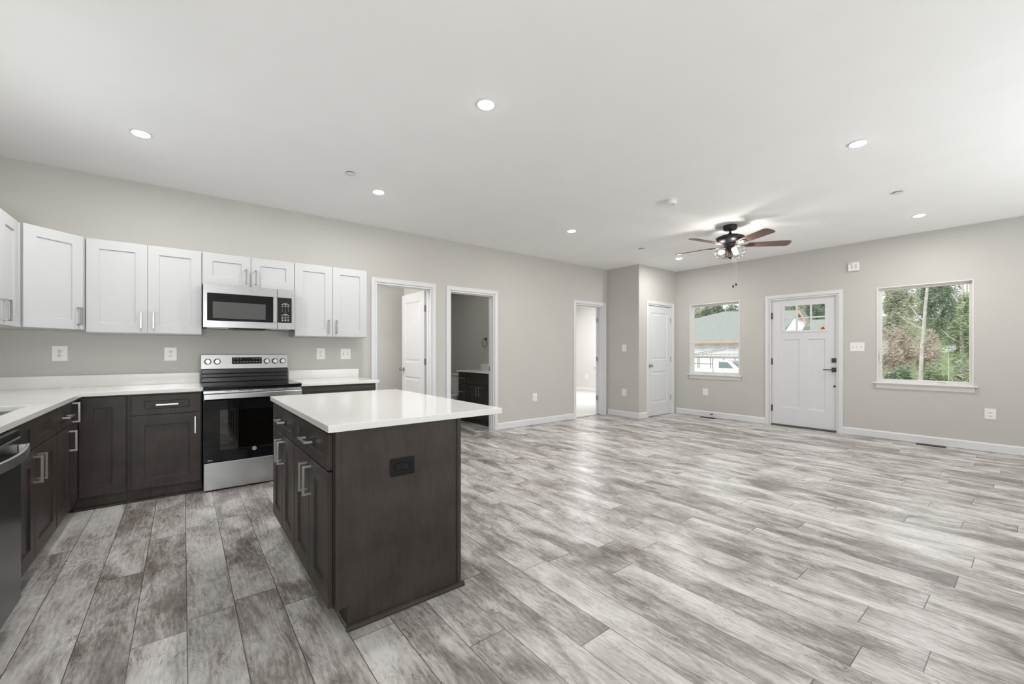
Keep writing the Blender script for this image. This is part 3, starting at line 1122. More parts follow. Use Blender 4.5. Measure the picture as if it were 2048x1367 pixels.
bar = MB().box(0.0, w, -0.030, -0.012, 0.786, 0.832).box(0.004, 0.030, -0.012, 0.004, 0.790, 0.828).box(w - 0.030, w - 0.004, -0.012, 0.004, 0.790, 0.828)
bar.obj('oven_handle', STEEL, od, bevel=0.004)
lg = MB().lathe([(0.0, 0.0), (0.0175, 0.0), (0.0175, -0.0012), (0.0155, -0.0012), (0.0155, -0.0006), (0.0, -0.0006)], 28, (0.368, 0.002, 0.328), 'y', 0, False)
lg.text('GE', 0.017, Matrix.Translation((0.368, 0.0, 0.328)) @ Matrix.Rotation(R(90), 4, 'X'), 1)
lg.obj('logo_badge', [NICKEL, BLACK], od)
mk = MB()
for k in range(3):
    mk.box(0.030 + k * 0.011, 0.037 + k * 0.011, 0.0012, 0.002, 0.262, 0.270)
mk.obj('door_marking', INK, od)
rk = MB()
for zz in (0.638, 0.587):
    rk.tube([(0.13, 0.10, zz), (w - 0.13, 0.10, zz)], 0.004, 8)
    rk.tube([(0.13, 0.50, zz), (w - 0.13, 0.50, zz)], 0.004, 8)
    for k in range(13):
        xx = 0.13 + (w - 0.26) * k / 12
        rk.tube([(xx, 0.10, zz), (xx, 0.50, zz)], 0.0025, 6)
rk.obj('oven_rack', NICKEL, rg)
vt = MB().box(0.0, w, 0.0, 0.044, 0.836, 0.856)
for a, b in ((0.155, 0.195), (0.25, 0.302), (0.312, 0.364), (0.43, 0.482), (0.492, 0.544), (0.60, 0.636)):
    vt.box(a, b, -0.0006, 0.010, 0.8485, 0.8530, 1)
vt.obj('vent_trim', [STEEL, SLOT], rg)
MB().box(-0.002, w + 0.002, -0.004, 0.690, 0.8665, 0.892).obj('cooktop', BGLASS, rg, bevel=0.006, seg=3)
MB().box(-0.0032, -0.0021, -0.004, 0.69, 0.872, 0.893).obj('cooktop_trim', STEEL, rg)
MB().box(w + 0.0021, w + 0.0032, -0.004, 0.69, 0.872, 0.893).obj('cooktop_trim', STEEL, rg)
bg = MB()
# profile of the backguard, extruded over the width
prof = [(0.742, 0.893), (0.742, 1.165), (0.705, 1.163), (0.688, 1.020), (0.688, 1.0195)]
pr = [(0.741, 1.020), (0.741, 1.163), (0.702, 1.163), (0.688, 1.020)]
n = 4
bg.add([(0.002, y, z) for y, z in pr] + [(w + 0.006, y, z) for y, z in pr], [(i, (i + 1) % n, n + (i + 1) % n, n + i) for i in range(n)] + [tuple(range(n)), tuple(range(n, 2 * n))])
bgo = bg.obj('backguard', STEEL, rg, bevel=0.003)
vn = MB()
for z0_, z1_, y_ in ((0.975, 1.019, 0.672), (0.938, 0.973, 0.690), (0.893, 0.936, 0.680)):
    vn.box(0.004, w + 0.004, y_, 0.741, z0_, z1_)
vn.obj('backguard_vent', BLACK, rg, bevel=0.004)


def on_bg(z, out=0.0):
    return 0.688 + (z - 1.020) * (0.014 / 0.143) - out


dp = MB()
dp.add([(0.254, on_bg(1.068, 0.002), 1.068), (0.515, on_bg(1.068, 0.002), 1.068), (0.515, on_bg(1.134, 0.002), 1.134), (0.254, on_bg(1.134, 0.002), 1.134),
        (0.254, on_bg(1.068), 1.068), (0.515, on_bg(1.068), 1.068), (0.515, on_bg(1.134), 1.134), (0.254, on_bg(1.134), 1.134)],
       [(0, 1, 2, 3), (4, 7, 6, 5), (0, 4, 5, 1), (1, 5, 6, 2), (2, 6, 7, 3), (3, 7, 4, 0)])
dpo = dp.obj('display', BGLASS, bgo)
for grp, z in (((0, 1, 2), 1.119), ((6, 7, 8), 1.119), ((0, 1, 2), 1.088), ((3, 4, 5), 1.088), ((6, 7, 8), 1.088)):
    ic = MB()
    for k in grp:
        x = 0.275 + k * 0.0275
        ic.box(x - 0.007, x + 0.007, on_bg(z, 0.0026), on_bg(z, 0.0021), z - 0.002, z + 0.002)
    ic.obj('display_icons', INK, dpo)
for k, x in enumerate((0.056, 0.132, 0.560, 0.635, 0.708)):
    z = 1.094
    y = on_bg(z)
    kb = MB().lathe([(0.029, 0.0), (0.029, -0.006), (0.025, -0.008), (0.0, -0.008)], 28, (x, y, z), 'y', 0)
    kb.lathe([(0.0235, -0.008), (0.022, -0.022), (0.019, -0.025), (0.0, -0.025)], 28, (x, y, z), 'y', 1)
    kb.box(x - 0.004, x + 0.004, y - 0.033, y - 0.024, z - 0.022, z + 0.022, 1)
    kb.box(x - 0.009, x - 0.003, y - 0.0012, y - 0.0002, z - 0.046, z - 0.041, 0).box(x + 0.002, x + 0.008, y - 0.0012, y - 0.0002, z - 0.046, z - 0.041, 0)
    kb.obj('knob', [BLACK, NICKEL], bgo)

# ------------------------------------------------------------------ microwave
mw = thing('microwave', 'stainless over-the-range microwave with black window and keypad', 'microwave', (0.141, 4.70, 1.416))
w, h = 0.752, 0.396
MB().box(0.002, w - 0.002, 0.032, 0.405, 0.0, h - 0.001).obj('case', plain('grey_case', (0.10, 0.10, 0.10), 0.4, 0.2, noise=0.03), mw)
dm = MB()
dm.grid([0.0, 0.031, 0.556, 0.592], [0.0, 0.063, 0.315, h], lambda i, j: not (i == 1 and j == 1), 0.0, 0.031, 'xz')
do = dm.obj('microwave_door', STEEL, mw, bevel=0.002)
wd = MB().box(0.0312, 0.5558, 0.004, 0.030, 0.0632, 0.3148)
wdo = wd.obj('door_window', BGLASS, do)
MB().box(0.072, 0.495, 0.0035, 0.006, 0.086, 0.238).obj('inner_screen', MWGREY, wdo, bevel=0.002)
MB().box(0.556, 0.588, -0.014, -0.001, 0.066, 0.316).obj('door_handle', STEEL, do, bevel=0.003)
MB().text('GE', 0.011, Matrix.Translation((0.378, -0.0006, 0.356)) @ Matrix.Rotation(R(90), 4, 'X'), 0).lathe([(0.0105, 0.0), (0.0125, 0.0), (0.0125, -0.0008), (0.0105, -0.0008)], 24, (0.378, 0, 0.356), 'y', 0, False).obj('logo_badge', HINGE, do)
cp = MB()
cp.grid([0.595, 0.598, 0.722, w], [0.0, 0.066, 0.315, h], lambda i, j: not (i == 1 and j == 1), 0.0, 0.031, 'xz')
cpo = cp.obj('control_panel', STEEL, mw, bevel=0.002)
kpo = MB().box(0.5982, 0.7218, 0.003, 0.030, 0.0662, 0.3148).obj('keypad', BPLAST, cpo)
ky = MB()
RX = Matrix.Rotation(R(90), 4, 'X')


def ktext(s, x, z, size=0.011):
    ky.text(s, size, Matrix.Translation((x, 0.0024, z)) @ RX, 0)


for i, row in enumerate(('123', '456', '789')):
    for j, c in enumerate(row):
        ktext(c, 0.640 + j * 0.026, 0.214 - i * 0.017)
ktext('0', 0.666, 0.163)
for zz, n in ((0.258, 1), (0.247, 3), (0.230, 3), (0.150, 1), (0.139, 3), (0.122, 3), (0.105, 3), (0.088, 3)):
    if n == 1:
        ky.box(0.646, 0.686, 0.0022, 0.0028, zz - 0.0015, zz + 0.0015)
    else:
        for j in range(3):
            x = 0.640 + j * 0.026
            ky.box(x - 0.008, x + 0.008, 0.0022, 0.0028, zz - 0.0025, zz + 0.0025)
ky.obj('keypad_legends', INK, kpo)
for x0 in (0.03, 0.54):
    gr = MB().box(x0, x0 + 0.165, 0.06, 0.20, -0.006, -0.0005)
    for k in range(9):
        gr.box(x0 + 0.01 + k * 0.0165, x0 + 0.017 + k * 0.0165, 0.065, 0.195, -0.0075, -0.006, 1)
    gr.obj('grease_filter', [HINGE, SLOT], mw)
MB().box(0.24, 0.50, 0.05, 0.32, -0.012, -0.0005).obj('vent_cowl', BLACK, mw, bevel=0.004)

# ------------------------------------------------------------------ dishwasher
dw = thing('dishwasher', 'dark stainless dishwasher at the left edge beside the sink cabinet', 'dishwasher', (-0.560, 2.175, 0), R(90))
w = 0.612
MB().box(0.004, w - 0.004, 0.050, 0.62, 0.10, 0.852).obj('tub', BLACK, dw)
MB().box(0.0, w - 0.002, 0.0, 0.049, 0.105, 0.822).obj('door_panel', DSTEEL, dw, bevel=0.006)
MB().box(0.0, w - 0.002, 0.006, 0.049, 0.824, 0.851).obj('control_strip', BPLAST, dw, bevel=0.003)
hb = MB()
pts = []
for k in range(13):
    t = k / 12
    pts.append((0.03 + (w - 0.06) * t, -0.030 - 0.028 * math.sin(math.pi * t), 0.772))
vv, ff = [], []
for x, y, z in pts:
    vv += [(x, y, z - 0.019), (x, y + 0.012, z - 0.019), (x, y + 0.012, z + 0.019), (x, y, z + 0.019)]
for i in range(12):
    for e in range(4):
        e2 = (e + 1) % 4
        ff.append((i * 4 + e, i * 4 + e2, (i + 1) * 4 + e2, (i + 1) * 4 + e))
ff += [(0, 1, 2, 3), (48, 49, 50, 51)]
hb.add(vv, ff)
hb.box(0.03, 0.052, -0.026, 0.0, 0.755, 0.790).box(w - 0.052, w - 0.03, -0.026, 0.0, 0.755, 0.790)
hb.obj('towel_bar_handle', NICKEL, dw, bevel=0.002)
MB().box(0.0, w - 0.002, 0.055, 0.07, 0.002, 0.10).obj('toe_panel', BLACK, dw)

# ------------------------------------------------------------------ wall plates


def receptacle(parent, z, dark=False):
    mb = MB()
    mb.lathe([(0.0165, 0), (0.0165, -0.0022), (0.0155, -0.003), (0.0, -0.003)], 20, (0, -0.005, z), 'y', 0)
    for x, h in ((-0.0065, 0.0042), (0.0065, 0.0036)):
        mb.box(x - 0.0013, x + 0.0013, -0.0086, -0.0079, z + 0.002 - h, z + 0.003 + h, 1)
    mb.lathe([(0.0028, 0), (0.0028, -0.0007)], 10, (0, -0.0079, z - 0.0085), 'y', 1)
    return mb.obj('receptacle', [BPLAST if dark else WPLAST, SLOT], parent)


def outlet(label, loc, rz, cat='outlet', group='wall outlets'):
    r = thing('wall_outlet', label, cat, loc, rz, group)
    mb = MB().box(-0.0455, 0.0455, -0.0055, -0.0003, -0.0625, 0.0625)
    mb.lathe([(0.0032, 0), (0.003, -0.0008), (0, -0.001)], 10, (0, -0.0055, 0), 'y', 0)
    mb.obj('cover_plate', WPLAST, r, bevel=0.0025)
    receptacle(r, 0.0195)
    receptacle(r, -0.0195)
    return r


OUT = outlet('white wall outlet above the backsplash at far left, under the corner cabinet', (-0.815, YA, 1.177), 0)
for lab, loc, rz in (
        ('white wall outlet above the backsplash just left of the range', (-0.094, YA, 1.170), 0),
        ('white wall outlet above the backsplash right of the range, beside the switch', (1.239, YA, 1.168), 0),
        ('white wall outlet low on the long wall between the dark bathroom and the bedroom doorway', (4.506, YA, 0.450), 0),
        ('white wall outlet low on the narrow wall beside the bedroom doorway', (6.34, 4.722, 0.450), R(-90)),
        ('white wall outlet under the smaller-looking window left of the front door', (XB, 3.816, 0.453), R(-90)),
        ('white wall outlet low at the far right beyond the forest window', (XB, 0.373, 0.452), R(-90)),
        ('white wall outlet on the bright bedroom wall seen through the doorway', (9.55, 8.48, 0.45), R(-90))):
    dup(OUT, loc, rz, lab)


def switch(label, loc, rz, gangs, name='light_switch'):
    r = thing(name, label, 'switch', loc, rz)
    w = 0.071 + 0.046 * (gangs - 1)
    w = {1: 0.091, 2: 0.116, 3: 0.162}[gangs]
    MB().box(-w / 2, w / 2, -0.0055, -0.0003, -0.0625, 0.0625).obj('cover_plate', WPLAST, r, bevel=0.0025)
    for k in range(gangs):
        x = (k - (gangs - 1) / 2) * 0.046
        MB().box(x - 0.006, x + 0.006, -0.0065, -0.0056, -0.013, 0.013, 1).add(
            [(x - 0.004, -0.0066, -0.006), (x + 0.004, -0.0066, -0.006), (x + 0.004, -0.0066, 0.008), (x - 0.004, -0.0066, 0.008), (x - 0.0035, -0.017, 0.004), (x + 0.0035, -0.017, 0.004), (x + 0.0035, -0.016, 0.011), (x - 0.0035, -0.016, 0.011)],
            [(0, 3, 2, 1), (4, 5, 6, 7), (0, 1, 5, 4), (1, 2, 6, 5), (2, 3, 7, 6), (3, 0, 4, 7)], 0).obj('toggle', [WPLAST, GPLAST], r)
    return r


switch('white double light switch above the backsplash near the hall doorway', (1.514, YA, 1.166), 0, 2)
switch('white single light switch on the narrow wall beside the bedroom doorway', (6.34, 4.72, 1.259), R(-90), 1)
switch('white triple light switch between the front door and the forest window', (XB, 1.620, 1.259), R(-90), 3)

bo = thing('island_outlet', 'black outlet set sideways in the island end panel', 'outlet', (0.801, 1.8395, 0.661))
MB().grid([-0.059, -0.036, 0.036, 0.059], [-0.040, -0.018, 0.018, 0.040], lambda i, j: not (i == 1 and j == 1), -0.007, -0.0004, 'xz').obj('cover_plate', BPLAST, bo, bevel=0.003)
for x in (-0.017, 0.017):
    m_ = MB().box(x - 0.017, x + 0.017, -0.004, -0.0006, -0.0165, 0.0165, 0)
    m_.box(x - 0.006, x + 0.002, -0.0046, -0.004, 0.004, 0.0065, 1).box(x - 0.006, x + 0.002, -0.0046, -0.004, -0.0065, -0.004, 1)
    m_.obj('receptacle', [BPLAST, SLOT], bo)

ch = thing('door_chime', 'white door chime box high on the wall between front door and forest window', 'door chime', (XB, 1.655, 2.405), R(-90))
MB().box(-0.062, 0.062, -0.032, -0.0005, -0.061, 0.061).obj('chime_cover', WPLAST, ch, bevel=0.004)
gr = MB()
for x0 in (-0.030, 0.018):
    gr.box(x0, x0 + 0.020, -0.0335, -0.032, -0.036, 0.034, 0)
gr.obj('chime_grille', plain('chime_grey', (0.60, 0.59, 0.56), 0.5, noise=0.02), ch)
MB().box(-0.053, -0.042, -0.0332, -0.032, 0.038, 0.047).box(-0.040, -0.014, -0.0332, -0.032, 0.041, 0.045).obj('chime_logo', SLOT, ch)

# floor registers and door stop


def register(label, loc):
    r = thing('floor_register', label, 'vent', loc, 0, 'floor registers')
    MB().grid([-0.050, -0.038, 0.038, 0.050], [-0.135, -0.118, 0.118, 0.135], lambda i, j: not (i == 1 and j == 1), 0.0002, 0.004).obj('register_frame', VENT, r)
    sl = MB().box(-0.038, 0.038, -0.118, 0.118, 0.0002, 0.0010, 1)
    for k in range(15):
        y = -0.112 + k * 0.016
        sl.box(-0.038, 0.038, y - 0.003, y + 0.003, 0.001, 0.0036, 0)
    sl.obj('louvers', [VENT, SLOT], r)
    return r


register('brown floor register by the baseboard under the forest window', (7.445, 0.865, 0))
register('brown floor register by the baseboard under the house-view window', (7.430, 3.73, 0))
tag(MB().lathe([(0.012, 0), (0.012, -0.004), (0.005, -0.006), (0.005, -0.050), (0.010, -0.052), (0.010, -0.066), (0.0, -0.068)], 16, (XB - 0.0132, 3.685, 0.060), 'x').obj('door_stop', GUN), 'small dark door stop on the baseboard under the house-view window', 'door stop')

# ------------------------------------------------------------------ ceiling fixtures
CANW = 15.0
CAN = None
for x, y, lab in (
        (-0.235, 3.955, 'recessed ceiling light at far left above the kitchen corner'),
        (1.49, 2.153, 'largest-looking recessed ceiling light above the island'),
        (1.487, 3.977, 'recessed ceiling light in front of the hall doorway near a sprinkler cover'),
        (3.912, 3.728, 'recessed ceiling light in front of the blank stretch of long wall'),
        (3.942, 0.843, 'large recessed ceiling light right of the fan, nearer the camera'),
        (6.569, 0.858, 'recessed ceiling light at far right above the forest window'),
        (6.467, 3.722, 'recessed ceiling light half hidden by a fan blade near the closet')):
    if CAN is None:
        CAN = thing('recessed_light', lab, 'ceiling light', (x, y, H), 0, 'recessed ceiling lights')
        MB().lathe([(0.062, -0.0005), (0.062, -0.003), (0.058, -0.006), (0.052, -0.007), (0.050, -0.0005)], 40).obj('trim_ring', TRIM, CAN)
        MB().lathe([(0.050, -0.004), (0.048, -0.010), (0.036, -0.015), (0.018, -0.018), (0.0, -0.0185)], 40).obj('lens', LENS, CAN)
        o = area_light('can_lamp', (0, 0, -0.022), (0, 0, 0), 0.09, 0.09, CANW, (1.0, 0.985, 0.965), 'DISK', CAN)
    else:
        dup(CAN, (x, y, H), 0, lab)

SP = None
for x, y, lab in ((1.142, 3.715, 'white round sprinkler cover on the ceiling near the kitchen light'),
                  (5.46, 0.861, 'white round sprinkler cover on the ceiling at right'),
                  (5.425, 3.728, 'white round sprinkler cover on the ceiling near the closet corner')):
    if SP is None:
        SP = tag(MB().lathe([(0.037, 0.0), (0.037, -0.007), (0.0, -0.007)], 32, mi=1).lathe([(0.042, -0.007), (0.042, -0.010), (0.036, -0.012), (0.0, -0.013)], 32).obj('sprinkler_cover', [TRIM, SLOT]), lab, 'sprinkler', 'sprinkler covers')  # dark neck colours in the shadow gap behind the cover
        SP.location = (x, y, H - 0.0005)
    else:
        o = SP.copy()
        COL.objects.link(o)
        o.location = (x, y, H - 0.0005)
        o['label'] = lab
sd = thing('smoke_detector', 'white round smoke detector on the ceiling left of the fan', 'smoke detector', (3.925, 2.345, H))
MB().lathe([(0.060, -0.0005), (0.060, -0.010), (0.0, -0.010)], 36).obj('detector_base', WPLAST, sd)
MB().lathe([(0.052, -0.010), (0.052, -0.014), (0.058, -0.016), (0.056, -0.036), (0.046, -0.046), (0.0, -0.048)], 36).obj('detector_cap', WPLAST, sd)
MB().lathe([(0.010, -0.0475), (0.010, -0.0495), (0.0, -0.050)], 16, (0.015, -0.015, 0)).obj('test_button', GPLAST, sd)

# ------------------------------------------------------------------ ceiling fan
fan = thing('ceiling_fan', 'black ceiling fan with five walnut blades and a wire cage light', 'ceiling fan', (5.29, 2.37, H))
MB().lathe([(0.078, -0.0005), (0.078, -0.040), (0.072, -0.052), (0.030, -0.058), (0.0, -0.058)], 40).obj('canopy', FANBLK, fan)
MB().lathe([(0.013, -0.056), (0.013, -0.090), (0.020, -0.094), (0.045, -0.130), (0.0, -0.131)], 24).obj('downrod', FANBLK, fan)
MB().lathe([(0.0, -0.118), (0.060, -0.120), (0.120, -0.130), (0.158, -0.148), (0.163, -0.160), (0.160, -0.172), (0.135, -0.200), (0.080, -0.222), (0.060, -0.225), (0.0, -0.226)], 48).obj('motor_housing', FANBLK, fan)
zb = -0.243
for k in range(5):
    ang = R(24 + 72 * k)
    bl = MB()
    # rounded plank outline along local x
    out = []
    L0, L1, w0, w1 = 0.195, 0.675, 0.055, 0.069
    for t in range(0, 9):
        x = L0 + (L1 - 0.05 - L0) * t / 8
        out.append((x, -(w0 + (w1 - w0) * t / 8)))
    for t in range(1, 8):
        a = -math.pi / 2 + math.pi * t / 8
        out.append((L1 - 0.05 + 0.05 * math.cos(a), w1 * math.copysign(abs(math.sin(a)) ** 0.6, math.sin(a))))
    for t in range(8, -1, -1):
        x = L0 + (L1 - 0.05 - L0) * t / 8
        out.append((x, (w0 + (w1 - w0) * t / 8)))
    bl.prism(out, -0.004, 0.004)
    bo_ = bl.obj('blade', BLADE, fan)
    bo_.location = (0, 0, zb)
    bo_.rotation_euler = (R(-12), 0, ang)
    ir = MB().prism([(0.085, -0.018), (0.150, -0.012), (0.200, -0.040), (0.262, -0.030), (0.275, 0.0), (0.262, 0.030), (0.200, 0.040), (0.150, 0.012), (0.085, 0.018)], -0.010, -0.0045)
    ir.lathe([(0.006, -0.010), (0.006, -0.013), (0.0, -0.014)], 10, (0.225, 0.022, 0)).lathe([(0.006, -0.010), (0.006, -0.013), (0.0, -0.014)], 10, (0.225, -0.022, 0))
    ir.obj('blade_iron', FANBLK, bo_)
MB().lathe([(0.070, -0.226), (0.070, -0.262), (0.052, -0.268), (0.052, -0.300), (0.030, -0.306), (0.022, -0.330), (0.0, -0.332)], 32).obj('light_kit_hub', FANBLK, fan)
cg = MB()
ct_, cbm = -0.244, -0.390
cage_pts = [(0.070, -0.240), (0.110, -0.243), (0.150, -0.252), (0.166, -0.275), (0.168, -0.335), (0.150, -0.375), (0.100, -0.386), (0.030, -0.388)]
for k in range(10):
    a = 2 * math.pi * k / 10
    cg.tube([(r_ * math.cos(a), r_ * math.sin(a), z) for r_, z in cage_pts], 0.0017, 6)
for r_, z in ((0.150, -0.252), (0.167, -0.285), (0.168, -0.330), (0.150, -0.375), (0.085, -0.387)):
    cg.tube([(r_ * math.cos(2 * math.pi * k / 36), r_ * math.sin(2 * math.pi * k / 36), z) for k in range(36)], 0.0017, 6, closed=True)
cg.obj('light_cage', FANBLK, fan)
MB().lathe([(0.030, -0.386), (0.022, -0.394), (0.012, -0.400), (0.008, -0.412), (0.0, -0.416)], 20).tube([(0, 0, -0.330), (0, 0, -0.388)], 0.005, 8).obj('finial', FANBLK, fan)
for k in range(3):
    a = R(-10 + 120 * k)
    d = Vector((math.cos(a), math.sin(a), -0.32)).normalized()
    base = Vector((0.030 * math.cos(a), 0.030 * math.sin(a), -0.296))
    M = Matrix.Translation(base) @ d.to_track_quat('Z', 'Y').to_matrix().to_4x4()
    so = MB().lathe([(0.014, 0.0), (0.016, 0.006), (0.016, 0.030), (0.0, 0.030)], 16)
    so.v = [tuple(M @ Vector(p)) for p in so.v]
    soo = so.obj('socket', plain('brass_socket', (0.30, 0.22, 0.10), 0.35, 0.9, noise=0.05) if k == 0 else MATS['brass_socket'], fan)
    bb = MB().lathe([(0.012, 0.030), (0.014, 0.040), (0.026, 0.058), (0.031, 0.076), (0.026, 0.094), (0.012, 0.104), (0.0, 0.106)], 20)
    bb.v = [tuple(M @ Vector(p)) for p in bb.v]
    bb.obj('bulb', BULB, fan)
    pd = bpy.data.lights.new('fan_bulb_light', 'POINT')
    pd.energy = 5.0
    pd.shadow_soft_size = 0.02
    pd.color = (1.0, 0.965, 0.91)
    po = bpy.data.objects.new('fan_bulb_light', pd)
    COL.objects.link(po)
    po.parent = fan
    po.location = M @ Vector((0, 0, 0.125))
for (dx, dy, zl) in ((0.012, -0.030, 2.012), (0.045, -0.050, 2.036)):
    chn = MB().tube([(dx, dy, -0.300), (dx, dy, zl - H)], 0.0014, 6)
    nb = 60
    for k in range(nb):
        z = -0.40 + (zl - H + 0.40) * k / nb
        chn.lathe([(0.0, z - 0.0022), (0.0022, z), (0.0, z + 0.0022)], 6, (dx, dy, 0))
    co = chn.obj('pull_chain', CHAIN, fan)
    MB().lathe([(0.003, zl - H + 0.004), (0.005, zl - H - 0.004), (0.011, zl - H - 0.022), (0.009, zl - H - 0.032), (0.0, zl - H - 0.036)], 16, (dx, dy, 0)).obj('chain_fob', FANBLK, co)

# ------------------------------------------------------------------ bathroom
vn = thing('bathroom_vanity', 'dark-stained bathroom vanity with two drawers and two doors beyond the doorway', 'cabinet', (3.77, 6.30, 0), R(-90))
w = 1.04
MB().box(0, w, 0.021, 0.505, 0.1, 0.845).obj('cabinet_body', DARK, vn)
MB().box(0, w, 0.06, 0.08, 0.001, 0.0995).obj('toe_kick', DARK, vn)
for z0_, z1_, pz in ((0.650, 0.830, 0.74), (0.375, 0.642, 0.51), (0.105, 0.367, 0.24)):
    front(vn, 'drawer_front', 0.012, 0.262, z0_, z1_, DARK, (0.137, pz, False), stile=0.062, rail=0.05)
front(vn, 'false_drawer_front', 0.285, w - 0.012, 0.650, 0.830, DARK, None, stile=0.062, rail=0.05)
front(vn, 'door', 0.285, 0.652, 0.105, 0.642, DARK, (0.616, 0.545, True), stile=0.062)
front(vn, 'door', 0.656, w - 0.012, 0.105, 0.642, DARK, (0.692, 0.545, True), stile=0.062)
vt_ = tag(MB().box(3.745, 4.278, 5.25, 6.315, 0.8455, 0.873).obj('vanity_top', QUARTZ, bevel=0.002), 'white vanity countertop on the dark bathroom cabinet', 'countertop')
MB().box(4.258, 4.278, 5.25, 6.313, 0.8732, 0.975).obj('backsplash', QUARTZ, vt_)
tl = thing('toilet', 'white toilet with tank beyond the vanity in the dark bathroom', 'toilet', (4.06, 6.72, 0))
MB().add([(-0.06, -0.20, 0.40), (0.21, -0.20, 0.40), (0.21, 0.20, 0.40), (-0.06, 0.20, 0.40), (-0.10, -0.235, 0.745), (0.21, -0.235, 0.745), (0.21, 0.235, 0.745), (-0.10, 0.235, 0.745)],
         [(3, 2, 1, 0), (4, 5, 6, 7), (0, 1, 5, 4), (1, 2, 6, 5), (2, 3, 7, 6), (3, 0, 4, 7)]).obj('tank', PORC, tl, bevel=0.02, seg=3)
MB().box(-0.115, 0.214, -0.25, 0.25, 0.747, 0.785).obj('tank_lid', PORC, tl, bevel=0.012, seg=3)
bw = MB()
vv, ff = [], []
rings = [(0.10, 0.13, 0.0, -0.12), (0.11, 0.13, 0.10, -0.14), (0.17, 0.16, 0.28, -0.20), (0.235, 0.185, 0.385, -0.235)]
for rx_, ry_, z, cx_ in rings:
    for k in range(24):
        a = 2 * math.pi * k / 24
        vv.append((cx_ + rx_ * math.cos(a), ry_ * math.sin(a), z + 0.001))
for i in range(3):
    for k in range(24):
        k2 = (k + 1) % 24
        ff.append((i * 24 + k, i * 24 + k2, (i + 1) * 24 + k2, (i + 1) * 24 + k))
ff += [tuple(range(24)), tuple(range(72, 96))]
bw.add(vv, ff, 0, True)
bw.box(-0.10, 0.20, -0.10, 0.10, 0.001, 0.40)
bw.obj('bowl', PORC, tl)
MB().lathe([(0.0, 0.388), (0.19, 0.388), (0.20, 0.398), (0.19, 0.412), (0.0, 0.414)], 28, (-0.235, 0, 0)).obj('seat_lid', PORC, tl)
tr = thing('towel_ring', 'dark metal towel ring on the bathroom wall above the vanity', 'towel ring', (4.28, 6.17, 1.42), R(-90))
MB().lathe([(0.024, -0.0005), (0.024, -0.010), (0.010, -0.014), (0.010, -0.045), (0.0, -0.046)], 20, (0, 0, 0), 'y').obj('mount', GUN, tr)
MB().tube([(0.075 * math.sin(2 * math.pi * k / 32), -0.040, -0.070 + 0.075 * math.cos(2 * math.pi * k / 32)) for k in range(32)], 0.0045, 8, closed=True).obj('ring', GUN, tr)


# ------------------------------------------------------------------ outdoors


def gz(x):
    return -0.55 if x < 9 else (-0.55 - (x - 9) * 0.075 if x < 19 else -1.30)


GRAVEL = plain('pale_gravel', (0.47, 0.455, 0.43), 0.95, noise=0.15, nscale=3)
gx = [7.9, 9, 19, 48, 90]
v, v2 = [], []
for x in gx:
    v += [(x, 0.19 * x, gz(x)), (x, 90, gz(x))]
    v2 += [(x, -60, gz(x) if x < 60 else 6.0), (x, 0.19 * x, gz(x) if x < 60 else 6.0)]
ff = [(2 * i, 2 * i + 2, 2 * i + 3, 2 * i + 1) for i in range(4)]
struct(MB().add(v, ff).obj('ground_lot', GRAVEL, recalc=False))
struct(MB().add(v2, ff).obj('ground_lawn', GRASS, recalc=False))
struct(MB().add([(-40, -60, -0.55), (7.9, -60, -0.55), (7.9, 90, -0.55), (-40, 90, -0.55)], [(0, 1, 2, 3)]).obj('ground_yard', GRAVEL, recalc=False))


def extr(mb, poly, x0, x1, mi=0):
    """polygon in (y, z) pushed along x"""
    n = len(poly)
    return mb.add([(x0, a, b) for a, b in poly] + [(x1, a, b) for a, b in poly], [tuple(range(n)), tuple(range(n, 2 * n))] + [(i, (i + 1) % n, n + (i + 1) % n, n + i) for i in range(n)], mi)


# house with the big roof, wrapped but not sided yet
hs = thing('house', 'unfinished house across the street with grey shingle roof and white printed wrap', 'house', (40, 22, -1.3))
hs_o = Vector((40, 22, -1.3))


def rel(o, pts):
    return [tuple(Vector(p) - o) for p in pts]


MB().box(0, 5.0, -7.4, 11, 0, 3.46).obj('wrapped_wall', WRAP, hs)
rf = MB()
A = [(39.2, 12.9, 2.18), (39.2, 19.5, 2.18), (39.2, 22.3, 2.18), (39.2, 33.5, 2.18), (45.6, 33.5, 2.18), (45.6, 22.3, 2.18), (45.6, 19.5, 2.18), (45.6, 14.4, 2.18),
     (42.4, 13.0, 4.80), (42.4, 19.5, 5.19), (42.4, 22.3, 4.73), (42.4, 31.0, 4.73)]
A += [(p[0], p[1], p[2] - 0.12) for p in A[:8]]
rf.add(rel(hs_o, A), [(0, 8, 9, 1), (1, 9, 10, 2), (2, 10, 11, 3), (3, 11, 4), (4, 11, 10, 5), (5, 10, 9, 6), (6, 9, 8, 7), (7, 8, 0)] +
       [(i, (i + 1) % 8, 12 + (i + 1) % 8, 12 + i) for i in range(8)] + [tuple(range(12, 20))])
rf.obj('roof', SHINGLE, hs)
MB().box(-0.84, -0.79, -9.1, 11.4, 3.28, 3.49).obj('fascia', RAWWOOD, hs)
lt = MB()
RT = Matrix.Rotation(R(-90), 4, 'Z') @ Matrix.Rotation(R(90), 4, 'X')
for y in (17.74, 19.08, 20.6, 22.1, 23.6):
    lt.text('Tyvek', 0.30, Matrix.Translation(Vector((39.985, y, 1.54)) - hs_o) @ RT, 0)
    for y_, w_, z_, h_ in ((0.05, 0.22, 1.76, 0.05), (0.0, 0.36, 1.30, 0.025)):
        lt.box(-0.015, -0.001, y + y_ - w_ - 22, y + y_ + w_ - 22, z_ + 1.3, z_ + 1.3 + h_)
lt.obj('wrap_lettering', WRAPINK, hs)
